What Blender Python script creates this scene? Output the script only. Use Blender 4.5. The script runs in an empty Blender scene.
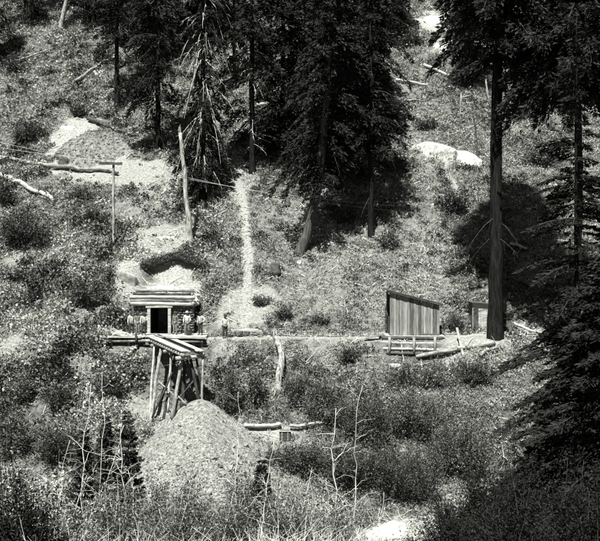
import bpy, bmesh, math, random
import numpy as np
from mathutils import Vector, Matrix
random.seed(7); RNG = np.random.default_rng(11)
S = bpy.context.scene; C = S.collection
FPX = 824.0; CX, CY = 300.0, 270.5; CAMZ = 5.2
TINT = (.98, 1.0, 0.92)

# ------------------------------------------------------------------ noise
def _h(ix, iy, s):
    n = (ix.astype(np.int64)*374761393 + iy.astype(np.int64)*668265263 + s*974711) & 0x7fffffff
    n = ((n ^ (n >> 13))*1274126177) & 0x7fffffff
    n = (n ^ (n >> 16)) & 0x7fffffff
    return (n % 100003)/100003.0
def vnoise(x, y, s=0):
    x = np.asarray(x, float); y = np.asarray(y, float)
    ix = np.floor(x); iy = np.floor(y); fx = x-ix; fy = y-iy
    fx = fx*fx*(3-2*fx); fy = fy*fy*(3-2*fy)
    a = _h(ix, iy, s); b = _h(ix+1, iy, s); c = _h(ix, iy+1, s); d = _h(ix+1, iy+1, s)
    return (a*(1-fx)+b*fx)*(1-fy)+(c*(1-fx)+d*fx)*fy
def fbm(x, y, s=0, o=4):
    t = 0; a = .5; n = 0
    for k in range(o):
        t = t+a*vnoise(np.asarray(x)*2**k+17.3*k, np.asarray(y)*2**k-9.1*k, s+k); n += a; a *= .5
    return t/n
def sm(a, b, x):
    t = np.clip((np.asarray(x, float)-a)/(b-a), 0, 1); return t*t*(3-2*t)

# ------------------------------------------------------------------ terrain
PB = np.array([(-30, 9), (-10, 5), (0, 3.4), (15, -1.6), (30, -6.2), (42, -10), (48, -11.5), (52, -10.4), (57.5, -5.3), (61.8, -.6), (62.6, -.05), (66, .1), (66.9, .7), (70, 3.3), (76, 7.3), (90, 17.4), (140, 53), (200, 90), (250, 105), (330, 100)])
PN = np.array([(-30, 9), (-10, 5), (0, 3.4), (15, -1.6), (30, -6.2), (42, -10), (48, -11.5), (52, -9.4), (57.5, -5), (63, -1), (70, 3.3), (76, 7.3), (90, 17.4), (140, 53), (200, 90), (250, 105), (330, 100)])
PX0 = -11.2            # portal centre line
def terr(x, y):
    x = np.asarray(x, float); y = np.asarray(y, float)
    b = sm(-20, -15.5, x)*(1-sm(20, 26, x))
    z = np.interp(y, PN[:, 0], PN[:, 1])*(1-b)+np.interp(y, PB[:, 0], PB[:, 1])*b
    up = sm(67, 78, y)
    z = z+up*(3.2*(fbm(x/26, y/26, 3)-.5)+1.6*(fbm(x/8, y/8, 21)-.5))
    benchm = b*sm(61, 62.5, y)*(1-sm(66, 68, y))
    m = (1-.93*benchm)
    z = z+m*(.9*(fbm(x/4.2, y/4.2, 8)-.5)+.34*(fbm(x/1.1, y/1.1, 31, 3)-.5))
    # trestle scoop
    g = np.exp(-((x+8.8)/3.6)**2)*sm(57, 59.2, y)*(1-sm(60.6, 62.2, y))
    z = z-1.9*g
    g = np.exp(-(np.abs(x-8.6)/3.4)**4)*sm(58, 61.0, y)*(1-sm(62.0, 63.0, y))
    z = z-1.25*g
    # dirt mound left of the portal
    z = z+1.15*np.exp(-((x+15.0)/1.5)**2-((y-71.0)/1.7)**2)
    # cut above the portal
    e = sm(-14.0, -13.0, x+.5*(fbm(y/1.5, x/9, 5)-.5))*(1-sm(-9.6, -8.5, x))*sm(66.1, 67.2, y)*(1-sm(70.3, 74.2, y+1.2*(fbm(x/1.6, y/9, 6)-.5)))
    shelf = np.minimum(3.35, .2+(y-66)*2.6)+(y-66)*.07+.5*(fbm(x/.9, y/.9, 77)-.5)
    z = z*(1-e)+shelf*e
    t = sm(PX0-1.15, PX0-1.05, x)*(1-sm(PX0+1.05, PX0+1.15, x))*sm(64.6, 64.9, y)*(1-sm(69.5, 69.9, y))
    z = z*(1-t)+.08*t
    return z
def ray(px, py, Y):
    return np.array([(px-CX)/FPX*Y, Y, CAMZ-(py-CY)/FPX*Y])
_YS = np.arange(46, 235, .2)
def hit(px, py):
    zs = CAMZ-(py-CY)/FPX*_YS; xs = (px-CX)/FPX*_YS
    d = terr(xs, _YS)-zs
    k = np.argmax(d > 0)
    if d[k] <= 0: k = len(_YS)-1
    a = _YS[max(k-1, 0)]; c = _YS[k]
    for _ in range(14):
        mY = (a+c)/2; p = ray(px, py, mY)
        if terr(p[0], p[1]) > p[2]: c = mY
        else: a = mY
    return ray(px, py, c)
def at(px, Y, dz=0.0):
    x = (px-CX)/FPX*Y; return np.array([x, Y, float(terr(x, Y))+dz])

# bare patches in ground coordinates: (x, y, rx, ry, strength)
BARE = []
def patch(px, py, rx, ry, s=1.0):
    p = hit(px, py); q = hit(px, py-ry); r = hit(px, min(py+ry, 540))
    BARE.append((p[0], p[1], rx*p[1]/FPX, max(.6, abs(q[1]-r[1])/2), s))
for a in [(72, 138, 26, 18, 1.), (92, 158, 34, 22, 1.), (130, 172, 36, 13, .85), (163, 176, 26, 12, .65), (165, 238, 34, 14, .75), (130, 268, 17, 20, 1.), (172, 276, 22, 13, 1.),
          (446, 20, 30, 9, 1.), (447, 46, 22, 10, .7), (450, 160, 34, 10, .45), (245, 305, 30, 22, .75), (470, 338, 30, 12, .9), (10, 345, 14, 14, .7), (18, 258, 16, 9, .6),
          (400, 532, 44, 14, 1.), (265, 432, 45, 10, 1.), (135, 406, 30, 9, .8), (240, 180, 16, 25, .55), (330, 190, 20, 6, .8),
          (225, 350, 14, 9, .7), (330, 345, 50, 9, .4), (560, 335, 40, 14, .8), (100, 360, 30, 14, .3), (75, 330, 30, 14, .4), (10, 60, 30, 8, .3), (150, 210, 30, 20, .4), (415, 120, 10, 60, .3), (295, 445, 34, 10, .6)]:
    patch(*a)
for a in [(300, 225, 60, 30, .28), (330, 280, 70, 40, .3), (425, 265, 34, 50, .33), (275, 300, 30, 25, .3)]: patch(*a)
BARE.append((-11.2, 70.6, 2.6, 3.4, .9)); BARE.append((-11.2, 73.4, 2.2, 1.0, .7))
def polyw(pts, w):
    return [(hit(*p)[:2], w) for p in pts]
TRAILS = [([hit(*p)[:2] for p in [(446, 160), (449, 175), (455, 190), (466, 208)]], .3, .9),
          ([hit(*p)[:2] for p in [(234, 152), (238, 175), (243, 200), (246, 230), (248, 262), (247, 300), (244, 328)]], .45, .9),
          ([np.array([(p-CX)/FPX*63.6, 63.6+.25*math.sin(p*.05)]) for p in range(205, 480, 15)], .75, 1.05)]
def segd(x, y, a, b):
    ab = b-a; t = np.clip(((x-a[0])*ab[0]+(y-a[1])*ab[1])/(ab@ab), 0, 1)
    return np.hypot(x-a[0]-t*ab[0], y-a[1]-t*ab[1])
def bare(x, y):
    x = np.asarray(x, float); y = np.asarray(y, float); o = np.zeros_like(x)
    w = fbm(x/2.2, y/2.2, 55)-.5; w2 = fbm(x/.6, y/.6, 66, 2)-.5
    for (cx, cy, rx, ry, s) in BARE:
        d = np.sqrt(((x-cx)/rx)**2+((y-cy)/ry)**2)
        o = np.maximum(o, s*(1-sm(.7, 1.25, d+1.1*w+.5*w2)))
    for pts, wd, s in TRAILS:
        for i in range(len(pts)-1):
            d = segd(x, y, pts[i], pts[i+1])
            o = np.maximum(o, s*(1-sm(.75, 1.4, d/wd+.9*w+.6*w2)))
    return o

# ------------------------------------------------------------------ materials
def _new(name):
    m = bpy.data.materials.new(name); m.use_nodes = True
    nt = m.node_tree; nt.nodes.clear()
    return m, nt, nt.nodes, nt.links
def gray(v, a=1): return (v*TINT[0], v*TINT[1], v*TINT[2], a)
def gmat(name, lo, hi, scale=4, stretch=(1, 1, 1), bump=.3, rough=.9, spec=.15, detail=6, p0=.35, p1=.65, fine=0):
    m, nt, N, L = _new(name)
    out = N.new('ShaderNodeOutputMaterial'); b = N.new('ShaderNodeBsdfPrincipled')
    tc = N.new('ShaderNodeTexCoord'); mp = N.new('ShaderNodeMapping'); mp.inputs['Scale'].default_value = stretch
    nz = N.new('ShaderNodeTexNoise'); nz.inputs['Scale'].default_value = scale; nz.inputs['Detail'].default_value = detail; nz.inputs['Roughness'].default_value = .65
    cr = N.new('ShaderNodeValToRGB'); cr.color_ramp.elements[0].position = p0; cr.color_ramp.elements[1].position = p1
    cr.color_ramp.elements[0].color = gray(lo); cr.color_ramp.elements[1].color = gray(hi)
    L.new(tc.outputs['Object'], mp.inputs['Vector']); L.new(mp.outputs['Vector'], nz.inputs['Vector']); L.new(nz.outputs['Fac'], cr.inputs['Fac'])
    L.new(cr.outputs['Color'], b.inputs['Base Color'])
    b.inputs['Roughness'].default_value = rough; b.inputs['Specular IOR Level'].default_value = spec
    if bump:
        bp = N.new('ShaderNodeBump'); bp.inputs['Strength'].default_value = bump; bp.inputs['Distance'].default_value = .05
        L.new(nz.outputs['Fac'], bp.inputs['Height']); L.new(bp.outputs['Normal'], b.inputs['Normal'])
    L.new(b.outputs['BSDF'], out.inputs['Surface'])
    return m
def leafmat(name, lo, hi, trans=.08, rough=.55, spec=.25):
    m, nt, N, L = _new(name)
    out = N.new('ShaderNodeOutputMaterial'); b = N.new('ShaderNodeBsdfPrincipled'); tr = N.new('ShaderNodeBsdfTranslucent'); mx = N.new('ShaderNodeMixShader')
    at_ = N.new('ShaderNodeAttribute'); at_.attribute_name = 'tone'
    cr = N.new('ShaderNodeValToRGB'); cr.color_ramp.elements[0].color = gray(lo); cr.color_ramp.elements[1].color = gray(hi)
    L.new(at_.outputs['Fac'], cr.inputs['Fac']); L.new(cr.outputs['Color'], b.inputs['Base Color']); L.new(cr.outputs['Color'], tr.inputs['Color'])
    b.inputs['Roughness'].default_value = rough; b.inputs['Specular IOR Level'].default_value = spec
    mx.inputs[0].default_value = trans
    L.new(b.outputs[0], mx.inputs[1]); L.new(tr.outputs[0], mx.inputs[2]); L.new(mx.outputs[0], out.inputs['Surface'])
    return m
M = {}
M['needle'] = leafmat('fir_needles', .005, .045, .04, .6, .12)
M['needle_near'] = leafmat('near_fir_needles', .005, .045, .04, .6, .12)
M['leaf_dark'] = leafmat('dark_leaves', .01, .16)
M['leaf_mid'] = leafmat('grey_leaves', .015, .27)
M['leaf_light'] = leafmat('pale_leaves', .05, .55)
M['cover'] = leafmat('low_brush_leaves', .014, .43, .06)
M['grass'] = leafmat('dry_grass_blades', .05, .55, .1, .7, .1)
M['bark'] = gmat('dark_bark', .005, .030, 9, (1, 1, .12), 1., spec=.02)
M['bark_pale'] = gmat('scaly_bark', .035, .13, 6, (1, 1, .2), .7)
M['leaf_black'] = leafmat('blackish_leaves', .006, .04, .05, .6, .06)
M['bark_mid'] = gmat('grey_bark', .07, .24, 6, (1, 1, .2), .6)
M['limb'] = gmat('limb_bark', .02, .09, 6, (1, 1, 1), .3)
M['deadwood'] = gmat('bleached_wood', .07, .50, 7, (1, 1, .15), .9, p0=.36, p1=.6)
M['bleached'] = gmat('sunbleached_wood', .26, .7, 5, (.3, 1, 1), .6)
M['peeled'] = gmat('peeled_pole', .2, .6, 6, (1, 1, .15), .5)
M['twig'] = gmat('bleached_twigs', .5, .85, 3, bump=0)
M['log'] = gmat('weathered_log', .10, .46, 4, (.4, 1, 1), .6)
M['log_dark'] = gmat('charred_log_and_shade', .03, .14, 4, (.4, 1, 1), .6)  # dark logs; also stands in for shade on the shed's left end
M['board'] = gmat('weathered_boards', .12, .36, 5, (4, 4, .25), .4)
M['board_dark'] = gmat('darker_old_boards', .07, .2, 5, (4, 4, .25), .4)  # darker board tone for roofs, side and rear walls
M['board_b'] = gmat('greyer_boards', .22, .5, 5, (4, 4, .25), .4)
M['board_c'] = gmat('browner_boards', .05, .2, 5, (4, 4, .25), .4)
M['plank'] = gmat('pale_planks', .24, .6, 3, (.5, 2, 3), .4)
M['timber'] = gmat('mine_timber', .12, .42, 5, (1, 1, .3), .5)
M['timber_dark'] = gmat('dark_timber', .02, .08, 5, (1, 1, .3), .5)  # darker tone of the mine timber
M['slab'] = gmat('white_rock', .30, .85, 3.5, bump=1.5, detail=12)
M['rock'] = gmat('pale_rock', .30, .78, 2.6, bump=1.0, detail=9)
M['rock_mid'] = gmat('grey_rock', .22, .5, 2.5, bump=1.0, detail=9)
M['rock_dark'] = gmat('dark_rubble_stone', .07, .30, 3, bump=1.0, detail=9)
M['iron'] = gmat('iron', .02, .06, 8, bump=.1, rough=.5, spec=.5)
M['black'] = gmat('near_black_lining', .015, .04, 4, bump=.5)  # lining coloured near-black so the tunnel mouth reads dark
M['shirt'] = gmat('pale_cotton', .5, .66, 6, bump=.2)
M['shirt_grey'] = gmat('grey_cotton', .13, .22, 6, bump=.2)
M['trouser'] = gmat('dark_wool', .035, .07, 8, bump=.2)
M['trouser_grey'] = gmat('worn_denim', .16, .26, 8, bump=.2)
M['skin'] = gmat('skin', .26, .34, 9, bump=.05, rough=.6)
M['hair'] = gmat('hair', .02, .05, 20, bump=.3)
M['felt'] = gmat('dark_felt', .03, .07, 8, bump=.2)
M['straw'] = gmat('light_felt', .35, .5, 8, bump=.2)
M['boot'] = gmat('boot_leather', .02, .05, 8, bump=.2)
M['porcelain'] = gmat('porcelain', .5, .6, 3, bump=0, rough=.3)
def terrain_mat():
    m, nt, N, L = _new('hillside_soil')
    out = N.new('ShaderNodeOutputMaterial'); b = N.new('ShaderNodeBsdfPrincipled')
    tc = N.new('ShaderNodeTexCoord')
    def noise(sc, det, ro=.6):
        n = N.new('ShaderNodeTexNoise'); n.inputs['Scale'].default_value = sc; n.inputs['Detail'].default_value = det; n.inputs['Roughness'].default_value = ro
        L.new(tc.outputs['Object'], n.inputs['Vector']); return n
    def ramp(src, p0, p1, a, c):
        r = N.new('ShaderNodeValToRGB'); r.color_ramp.elements[0].position = p0; r.color_ramp.elements[1].position = p1
        r.color_ramp.elements[0].color = gray(a); r.color_ramp.elements[1].color = gray(c); L.new(src, r.inputs['Fac']); return r
    n1 = noise(2.4, 10, .8); n2 = noise(6, 9, .8)
    litter = ramp(n1.outputs['Fac'], .38, .66, .02, .30)
    dirt = ramp(n2.outputs['Fac'], .36, .66, .12, .62)
    a = N.new('ShaderNodeAttribute'); a.attribute_name = 'bare'
    mx = N.new('ShaderNodeMix'); mx.data_type = 'RGBA'
    L.new(a.outputs['Fac'], mx.inputs[0]); L.new(litter.outputs['Color'], mx.inputs[6]); L.new(dirt.outputs['Color'], mx.inputs[7])
    L.new(mx.outputs[2], b.inputs['Base Color'])
    bp = N.new('ShaderNodeBump'); bp.inputs['Strength'].default_value = .9; bp.inputs['Distance'].default_value = .12
    L.new(n2.outputs['Fac'], bp.inputs['Height']); L.new(bp.outputs['Normal'], b.inputs['Normal'])
    b.inputs['Roughness'].default_value = .95; b.inputs['Specular IOR Level'].default_value = .1
    L.new(b.outputs[0], out.inputs['Surface'])
    return m
M['soil'] = terrain_mat()

# ------------------------------------------------------------------ mesh helpers
class MB:
    def __init__(s): s.V = []; s.Q = []; s.T = []; s.n = 0; s.A = []; s.mi = 0; s.MQ = []; s.MT = []
    def add(s, V, Q=None, T=None, tone=None):
        V = np.asarray(V, float).reshape(-1, 3)
        if Q is not None and len(Q): s.Q.append(np.asarray(Q, np.int64).reshape(-1, 4)+s.n); s.MQ.append(np.full(len(s.Q[-1]), s.mi))
        if T is not None and len(T): s.T.append(np.asarray(T, np.int64).reshape(-1, 3)+s.n); s.MT.append(np.full(len(s.T[-1]), s.mi))
        s.V.append(V); s.n += len(V)
        s.A.append(np.full(len(V), .5) if tone is None else np.asarray(tone, float))
    def tube(s, pts, rad, seg=8, rough=0):
        P = np.asarray(pts, float); k = len(P); R = np.broadcast_to(np.asarray(rad, float), (k,))
        T = np.gradient(P, axis=0); T /= np.linalg.norm(T, axis=1)[:, None]+1e-9
        ref = np.array([0, 0, 1.]) if abs(T[:, 2]).mean() < .75 else np.array([0, 1., 0])
        A = np.cross(T, ref); A /= np.linalg.norm(A, axis=1)[:, None]+1e-9; B = np.cross(T, A)
        th = np.linspace(0, 2*math.pi, seg, endpoint=False)
        rr = R[:, None]*(1+rough*(RNG.random((k, seg))-.5))
        V = P[:, None]+rr[..., None]*(np.cos(th)[None, :, None]*A[:, None]+np.sin(th)[None, :, None]*B[:, None])
        i = np.arange(k-1)[:, None]*seg; j = np.arange(seg)[None]; j2 = (j+1) % seg
        Q = np.stack([i+j, i+j2, i+seg+j2, i+seg+j], -1).reshape(-1, 4)
        VV = np.concatenate([V.reshape(-1, 3), P[:1], P[-1:]])
        a = k*seg; jj = np.arange(seg); jn = (jj+1) % seg
        Tt = np.concatenate([np.stack([jn, jj, np.full(seg, a)], -1), np.stack([(k-1)*seg+jj, (k-1)*seg+jn, np.full(seg, a+1)], -1)])
        s.add(VV, Q, Tt); return s
    def tubes(s, P, R, seg=4):            # P (n,k,3) R (n,k)
        n, k, _ = P.shape
        if n == 0: return s
        T = P[:, -1]-P[:, 0]; T /= np.linalg.norm(T, axis=1)[:, None]+1e-9
        ref = np.where(np.abs(T[:, 2:3]) < .8, np.array([[0, 0, 1.]]), np.array([[1., 0, 0]]))
        A = np.cross(T, ref); A /= np.linalg.norm(A, axis=1)[:, None]+1e-9; B = np.cross(T, A)
        th = np.linspace(0, 2*math.pi, seg, endpoint=False)
        D = np.cos(th)[None, :, None]*A[:, None]+np.sin(th)[None, :, None]*B[:, None]
        V = P[:, :, None]+R[:, :, None, None]*D[:, None]
        base = (np.arange(n)*k*seg)[:, None, None]; i = (np.arange(k-1)*seg)[None, :, None]; j = np.arange(seg)[None, None]; j2 = (j+1) % seg
        Q = np.stack([base+i+j, base+i+j2, base+i+seg+j2, base+i+seg+j], -1).reshape(-1, 4)
        s.add(V.reshape(-1, 3), Q); return s
    def beam(s, p0, p1, w, h, up=(0, 0, 1)):
        p0 = np.asarray(p0, float); p1 = np.asarray(p1, float); t = p1-p0; t /= np.linalg.norm(t)
        u = np.asarray(up, float)
        if abs(t@u) > .95: u = np.array([0, 1., 0])
        a = np.cross(t, u); a /= np.linalg.norm(a); b = np.cross(a, t)
        V = [p+a*w/2*x+b*h/2*y for p in (p0, p1) for x, y in ((-1, -1), (1, -1), (1, 1), (-1, 1))]
        s.add(V, [(0, 1, 2, 3), (7, 6, 5, 4), (0, 4, 5, 1), (1, 5, 6, 2), (2, 6, 7, 3), (3, 7, 4, 0)]); return s
    def leaves(s, P, D, N, Ln, W, tone):
        n = len(P)
        D = D/(np.linalg.norm(D, axis=1)[:, None]+1e-9); B = np.cross(D, N); B /= np.linalg.norm(B, axis=1)[:, None]+1e-9
        Ln = np.broadcast_to(Ln, (n,))[:, None]; W = np.broadcast_to(W, (n,))[:, None]
        V = np.stack([P, P+.45*Ln*D+.5*W*B, P+Ln*D, P+.45*Ln*D-.5*W*B], 1)
        s.add(V.reshape(-1, 3), np.arange(4*n).reshape(-1, 4), None, np.repeat(np.broadcast_to(tone, (n,)), 4)); return s
    def build(s, name, mat, parent=None, loc=None, smooth=True, tone=False):
        V = np.concatenate(s.V)
        off = np.array(parent['_w'], float) if parent is not None else (np.zeros(3) if loc is None else np.asarray(loc, float))
        V = V-off
        me = bpy.data.meshes.new(name)
        Q = np.concatenate(s.Q) if s.Q else np.zeros((0, 4), np.int64); T = np.concatenate(s.T) if s.T else np.zeros((0, 3), np.int64)
        me.vertices.add(len(V)); me.vertices.foreach_set('co', V.ravel().astype(np.float32))
        li = np.concatenate([Q.ravel(), T.ravel()]).astype(np.int32); me.loops.add(len(li)); me.loops.foreach_set('vertex_index', li)
        nf = len(Q)+len(T); me.polygons.add(nf)
        ls = np.concatenate([np.arange(len(Q))*4, len(Q)*4+np.arange(len(T))*3]).astype(np.int32)
        me.polygons.foreach_set('loop_start', ls)
        me.polygons.foreach_set('use_smooth', np.full(nf, bool(smooth)))
        if tone:
            a = me.attributes.new('tone', 'FLOAT', 'POINT'); a.data.foreach_set('value', np.concatenate(s.A).astype(np.float32))
        for q in (mat if isinstance(mat, (list, tuple)) else [mat]): me.materials.append(q)
        if isinstance(mat, (list, tuple)): me.polygons.foreach_set('material_index', np.concatenate(s.MQ+s.MT).astype(np.int32))
        me.update(calc_edges=True); me.validate()
        o = bpy.data.objects.new(name, me); C.objects.link(o)
        if parent is not None:
            o.parent = parent; o['_w'] = [float(v) for v in off]
        else: o.location = off; o['_w'] = [float(v) for v in off]
        return o
def tag(o, label=None, cat=None, group=None, kind=None):
    if label: o['label'] = label
    if cat: o['category'] = cat
    if group: o['group'] = group
    if kind: o['kind'] = kind
    return o
def thing(name, label, cat, loc, group=None):
    o = bpy.data.objects.new(name, None); C.objects.link(o); o.empty_display_size = .3
    o.location = [float(v) for v in loc]; o['_w'] = [float(v) for v in loc]
    return tag(o, label, cat, group)
def rnd(n, a, b): return a+(b-a)*RNG.random(n)
def runit(n):
    v = RNG.normal(size=(n, 3)); return v/np.linalg.norm(v, axis=1)[:, None]
def curve3(p0, p1, k=8, wob=.1, sag=0.):
    p0 = np.asarray(p0, float); p1 = np.asarray(p1, float); t = np.linspace(0, 1, k)[:, None]
    P = p0*(1-t)+p1*t; L = np.linalg.norm(p1-p0)
    w = np.cumsum(RNG.normal(size=(k, 3)), 0); w -= w[0]*(1-t)+w[-1]*t
    P = P+w*wob*L/k; P[:, 2] -= sag*4*(t*(1-t))[:, 0]
    return P

# ------------------------------------------------------------------ ground
def ground():
    xs = np.concatenate([np.arange(-190, -62, 4.), np.arange(-62, -30, .8), np.arange(-30, 30, .24), np.arange(30, 62, .8), np.arange(62, 194, 4.)])
    ys = np.concatenate([np.arange(-30, 40, 2.), np.arange(40, 49, .5), np.arange(49, 80, .22), np.arange(80, 110, .4), np.arange(110, 160, .7), np.arange(160, 330, 5.)])
    X, Y = np.meshgrid(xs, ys); Z = terr(X, Y)
    V = np.stack([X, Y, Z], -1).reshape(-1, 3); w = len(xs); h = len(ys)
    i = (np.arange(h-1)*w)[:, None]; j = np.arange(w-1)[None]
    Q = np.stack([i+j, i+j+1, i+w+j+1, i+w+j], -1).reshape(-1, 4)
    mb = MB(); mb.add(V, Q)
    o = mb.build('hillside_ground', M['soil'])
    a = o.data.attributes.new('bare', 'FLOAT', 'POINT'); a.data.foreach_set('value', bare(X, Y).ravel().astype(np.float32))
    tag(o, 'steep brushy hillside falling to a gulch', 'hillside', kind='structure')
ground()

def rocky(mb, c, r, seed, sub=3, flat=(1, 1, 1), rot=0.):
    bm = bmesh.new(); bmesh.ops.create_icosphere(bm, subdivisions=sub, radius=1)
    P = np.array([v.co[:] for v in bm.verts]); T = np.array([[v.index for v in f.verts] for f in bm.faces]); bm.free()
    g = np.random.default_rng(seed)
    for _ in range(11):
        n = g.normal(size=3); n /= np.linalg.norm(n); d = P@n-g.uniform(.45, .85); P = P-np.clip(d, 0, None)[:, None]*n*.92
    P = P*(1+.16*(fbm(P[:, 0]*2.1+seed, P[:, 1]*2.1+P[:, 2]*1.7, seed)-.5)[:, None])
    P = P*np.array(flat)*r; c_, s_ = math.cos(rot), math.sin(rot)
    P = np.stack([P[:, 0]*c_-P[:, 1]*s_, P[:, 0]*s_+P[:, 1]*c_, P[:, 2]], -1)+np.asarray(c)
    mb.add(P, None, T)
def tiny_rocks(mb, P, R):
    n = len(P); base = np.array([(1, 0, 0), (-1, 0, 0), (0, 1, 0), (0, -1, 0), (0, 0, 1), (0, 0, -1)], float)
    T = np.array([(0, 2, 4), (2, 1, 4), (1, 3, 4), (3, 0, 4), (2, 0, 5), (1, 2, 5), (3, 1, 5), (0, 3, 5)])
    q = RNG.normal(size=(n, 3, 3)); q, _ = np.linalg.qr(q)
    V = base[None]*(.55+.75*RNG.random((n, 6, 1)))*R[:, None, None]
    V = np.einsum('nij,nkj->nki', q, V)+P[:, None]
    mb.add(V.reshape(-1, 3), None, (T[None]+(np.arange(n)*6)[:, None, None]).reshape(-1, 3))

# ------------------------------------------------------------------ low brush, litter, stones (stuff)
def cover(n, y0, y1, name, label, rmul=1., lpb=26, lsz=.1, pw=1.0):
    u = RNG.random(n); y = y0+(y1-y0)*u**pw; x = (RNG.random(n)*2-1)*(.40*y+5)
    b = bare(x, y)
    big = fbm(x/6, y/6, 101); small = fbm(x/1.6, y/1.6, 102, 3)
    keep = (RNG.random(n) > b*1.15) & (small > .41)
    keep &= ~((x > -14.6) & (x < -7.3) & (y > 61.4) & (y < 66.0)) & ~((x > -13.4) & (x < -8.6) & (y > 65) & (y < 67.5)) & ~((x > -11.8) & (x < -6.3) & (y > 56.8) & (y < 67.3)) & ~((x > 5.5) & (x < 11.5) & (y > 61.3) & (y < 67)) & ~((x > -13.6) & (x < -8.9) & (y > 66) & (y < 73.3))
    keep &= ~((y > 62.2) & (y < 64.6) & (x > -8) & (x < 16))
    keep &= ~(((x+7.3)**2/12+(y-53)**2/24) < 1)
    x = x[keep]; y = y[keep]; b = b[keep]; big = big[keep]; small = small[keep]; n = len(x)
    left = sm(-6, -14, x)*sm(85, 70, y)
    r = (.15+.62*RNG.random(n)**2.4)*(.6+.9*big)*(1+.5*left)*rmul*(1-.5*b)
    z = terr(x, y)
    tone = np.clip(.75*RNG.random(n)**1.5+2.3*(fbm(x/2.2, y/2.2, 103)-.5)+.18, .0, 1)
    k = lpb
    D = runit(n*k); D[:, 2] = np.abs(D[:, 2])*.9
    rad = np.repeat(r, k)*(.45+.6*RNG.random(n*k))
    P = np.repeat(np.stack([x, y, z], -1), k, 0)+D*rad[:, None]*np.array([1, 1, 1.0])
    ax = runit(n*k)*.8+D*.7; nn = runit(n*k)+np.array([0, -.2, .8])
    sz = lsz*np.repeat((1-.2*sm(-8, -3, x))*(y/64)**.8*(.7+.6*RNG.random(n))*np.sqrt(r/.25), k)*(.6+.8*RNG.random(n*k))
    tn = np.clip(np.repeat(tone, k)*(.8+.4*RNG.random(n*k))+.06*(RNG.random(n*k)-.5), 0, 1)
    mb = MB(); mb.leaves(P, ax, nn, sz*1.7, sz, tn)
    tag(mb.build(name, M['cover'], tone=True, smooth=False), label, 'brush', kind='stuff')
def grass():
    n = 80000; y = 49+97*RNG.random(n)**1.35; x = (RNG.random(n)*2-1)*(.39*y+4); b = bare(x, y); pt = fbm(x/2.3, y/2.3, 201, 3)
    k = (RNG.random(n) > b*1.25) & (RNG.random(n) < .25+1.3*pt) & ~((x > -15) & (x < -7) & (y > 61.4) & (y < 67.3)) & ~((y > 62.6) & (y < 64.3) & (x > -8) & (x < 16) & (RNG.random(n) < .8)) & ~((x > -14) & (x < -8.5) & (y > 66) & (y < 73.3))
    x, y, pt = x[k], y[k], pt[k]; n = len(x); m = 9; sc = (y/64)**.75
    q = np.repeat(np.arange(n), m); P = np.stack([x[q], y[q], terr(x, y)[q]], -1); P[:, :2] += RNG.normal(size=(n*m, 2))*(.07*sc[q])[:, None]
    D = runit(n*m)*.75+np.array([0, 0, .8]); ln = .24*sc[q]*(.5+.9*RNG.random(n*m)); ton = np.clip(.35+.5*RNG.random(n)+.8*(pt-.5), 0, 1)
    mb = MB(); mb.leaves(P, D, runit(n*m), ln, ln*.22, np.clip(ton[q]+.3*(RNG.random(n*m)-.5), 0, 1))
    tag(mb.build('dry_grass', M['grass'], tone=True, smooth=False), 'dry pale bunch grass tufts all over the hillside', 'grass', kind='stuff')
cover(50000, 60, 148, 'low_brush', 'low leafy brush and herbs covering the upper hillside', pw=1.25, lpb=34, lsz=.072)
cover(15000, 47.5, 63, 'bank_brush', 'low leafy brush covering the bank below the trail', lsz=.068, lpb=36, rmul=1.1)
grass()
cover(3500, 6, 47.5, 'gulch_brush', 'low brush on the near side of the gulch', lsz=.09, rmul=1.3)
def litter():
    n = 9000; y = 49+100*RNG.random(n)**1.4; x = (RNG.random(n)*2-1)*(.38*y+3)
    k = ~((x > -14) & (x < -6) & (y > 58) & (y < 67)); x = x[k]; y = y[k]; n = len(x)
    th = rnd(n, -.9, .9)+np.where(RNG.random(n) < .25, 1.3, 0); L = .25+1.3*RNG.random(n)**3
    t = np.linspace(-.5, .5, 3)
    X = x[:, None]+np.cos(th)[:, None]*L[:, None]*t; Y = y[:, None]+np.sin(th)[:, None]*L[:, None]*t
    Z = terr(X, Y)+.06+.25*RNG.random((n, 1))**2+.05*RNG.random((n, 3))
    R = np.repeat((.008+.022*RNG.random(n)**2)[:, None]*(y/64)[:, None], 3, 1)*np.array([1, .9, .4])
    mb = MB(); mb.tubes(np.stack([X, Y, Z], -1), R, 4)
    tag(mb.build('fallen_twigs', M['twig']), 'bleached fallen twigs strewn over the hillside', 'twigs', kind='stuff')
    n = 9000; y = 50+95*RNG.random(n)**1.3; x = (RNG.random(n)*2-1)*(.38*y+3); b = bare(x, y)
    k = RNG.random(n) < (.10+.9*b); x = x[k]; y = y[k]; n = len(x)
    R = (.03+.16*RNG.random(n)**4)*(y/64)
    mb = MB(); tiny_rocks(mb, np.stack([x, y, terr(x, y)+R*.2], -1), R)
    tag(mb.build('loose_stones', M['rock'], smooth=False), 'loose pale stones scattered on the slope', 'stones', kind='stuff')
litter()

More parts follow.
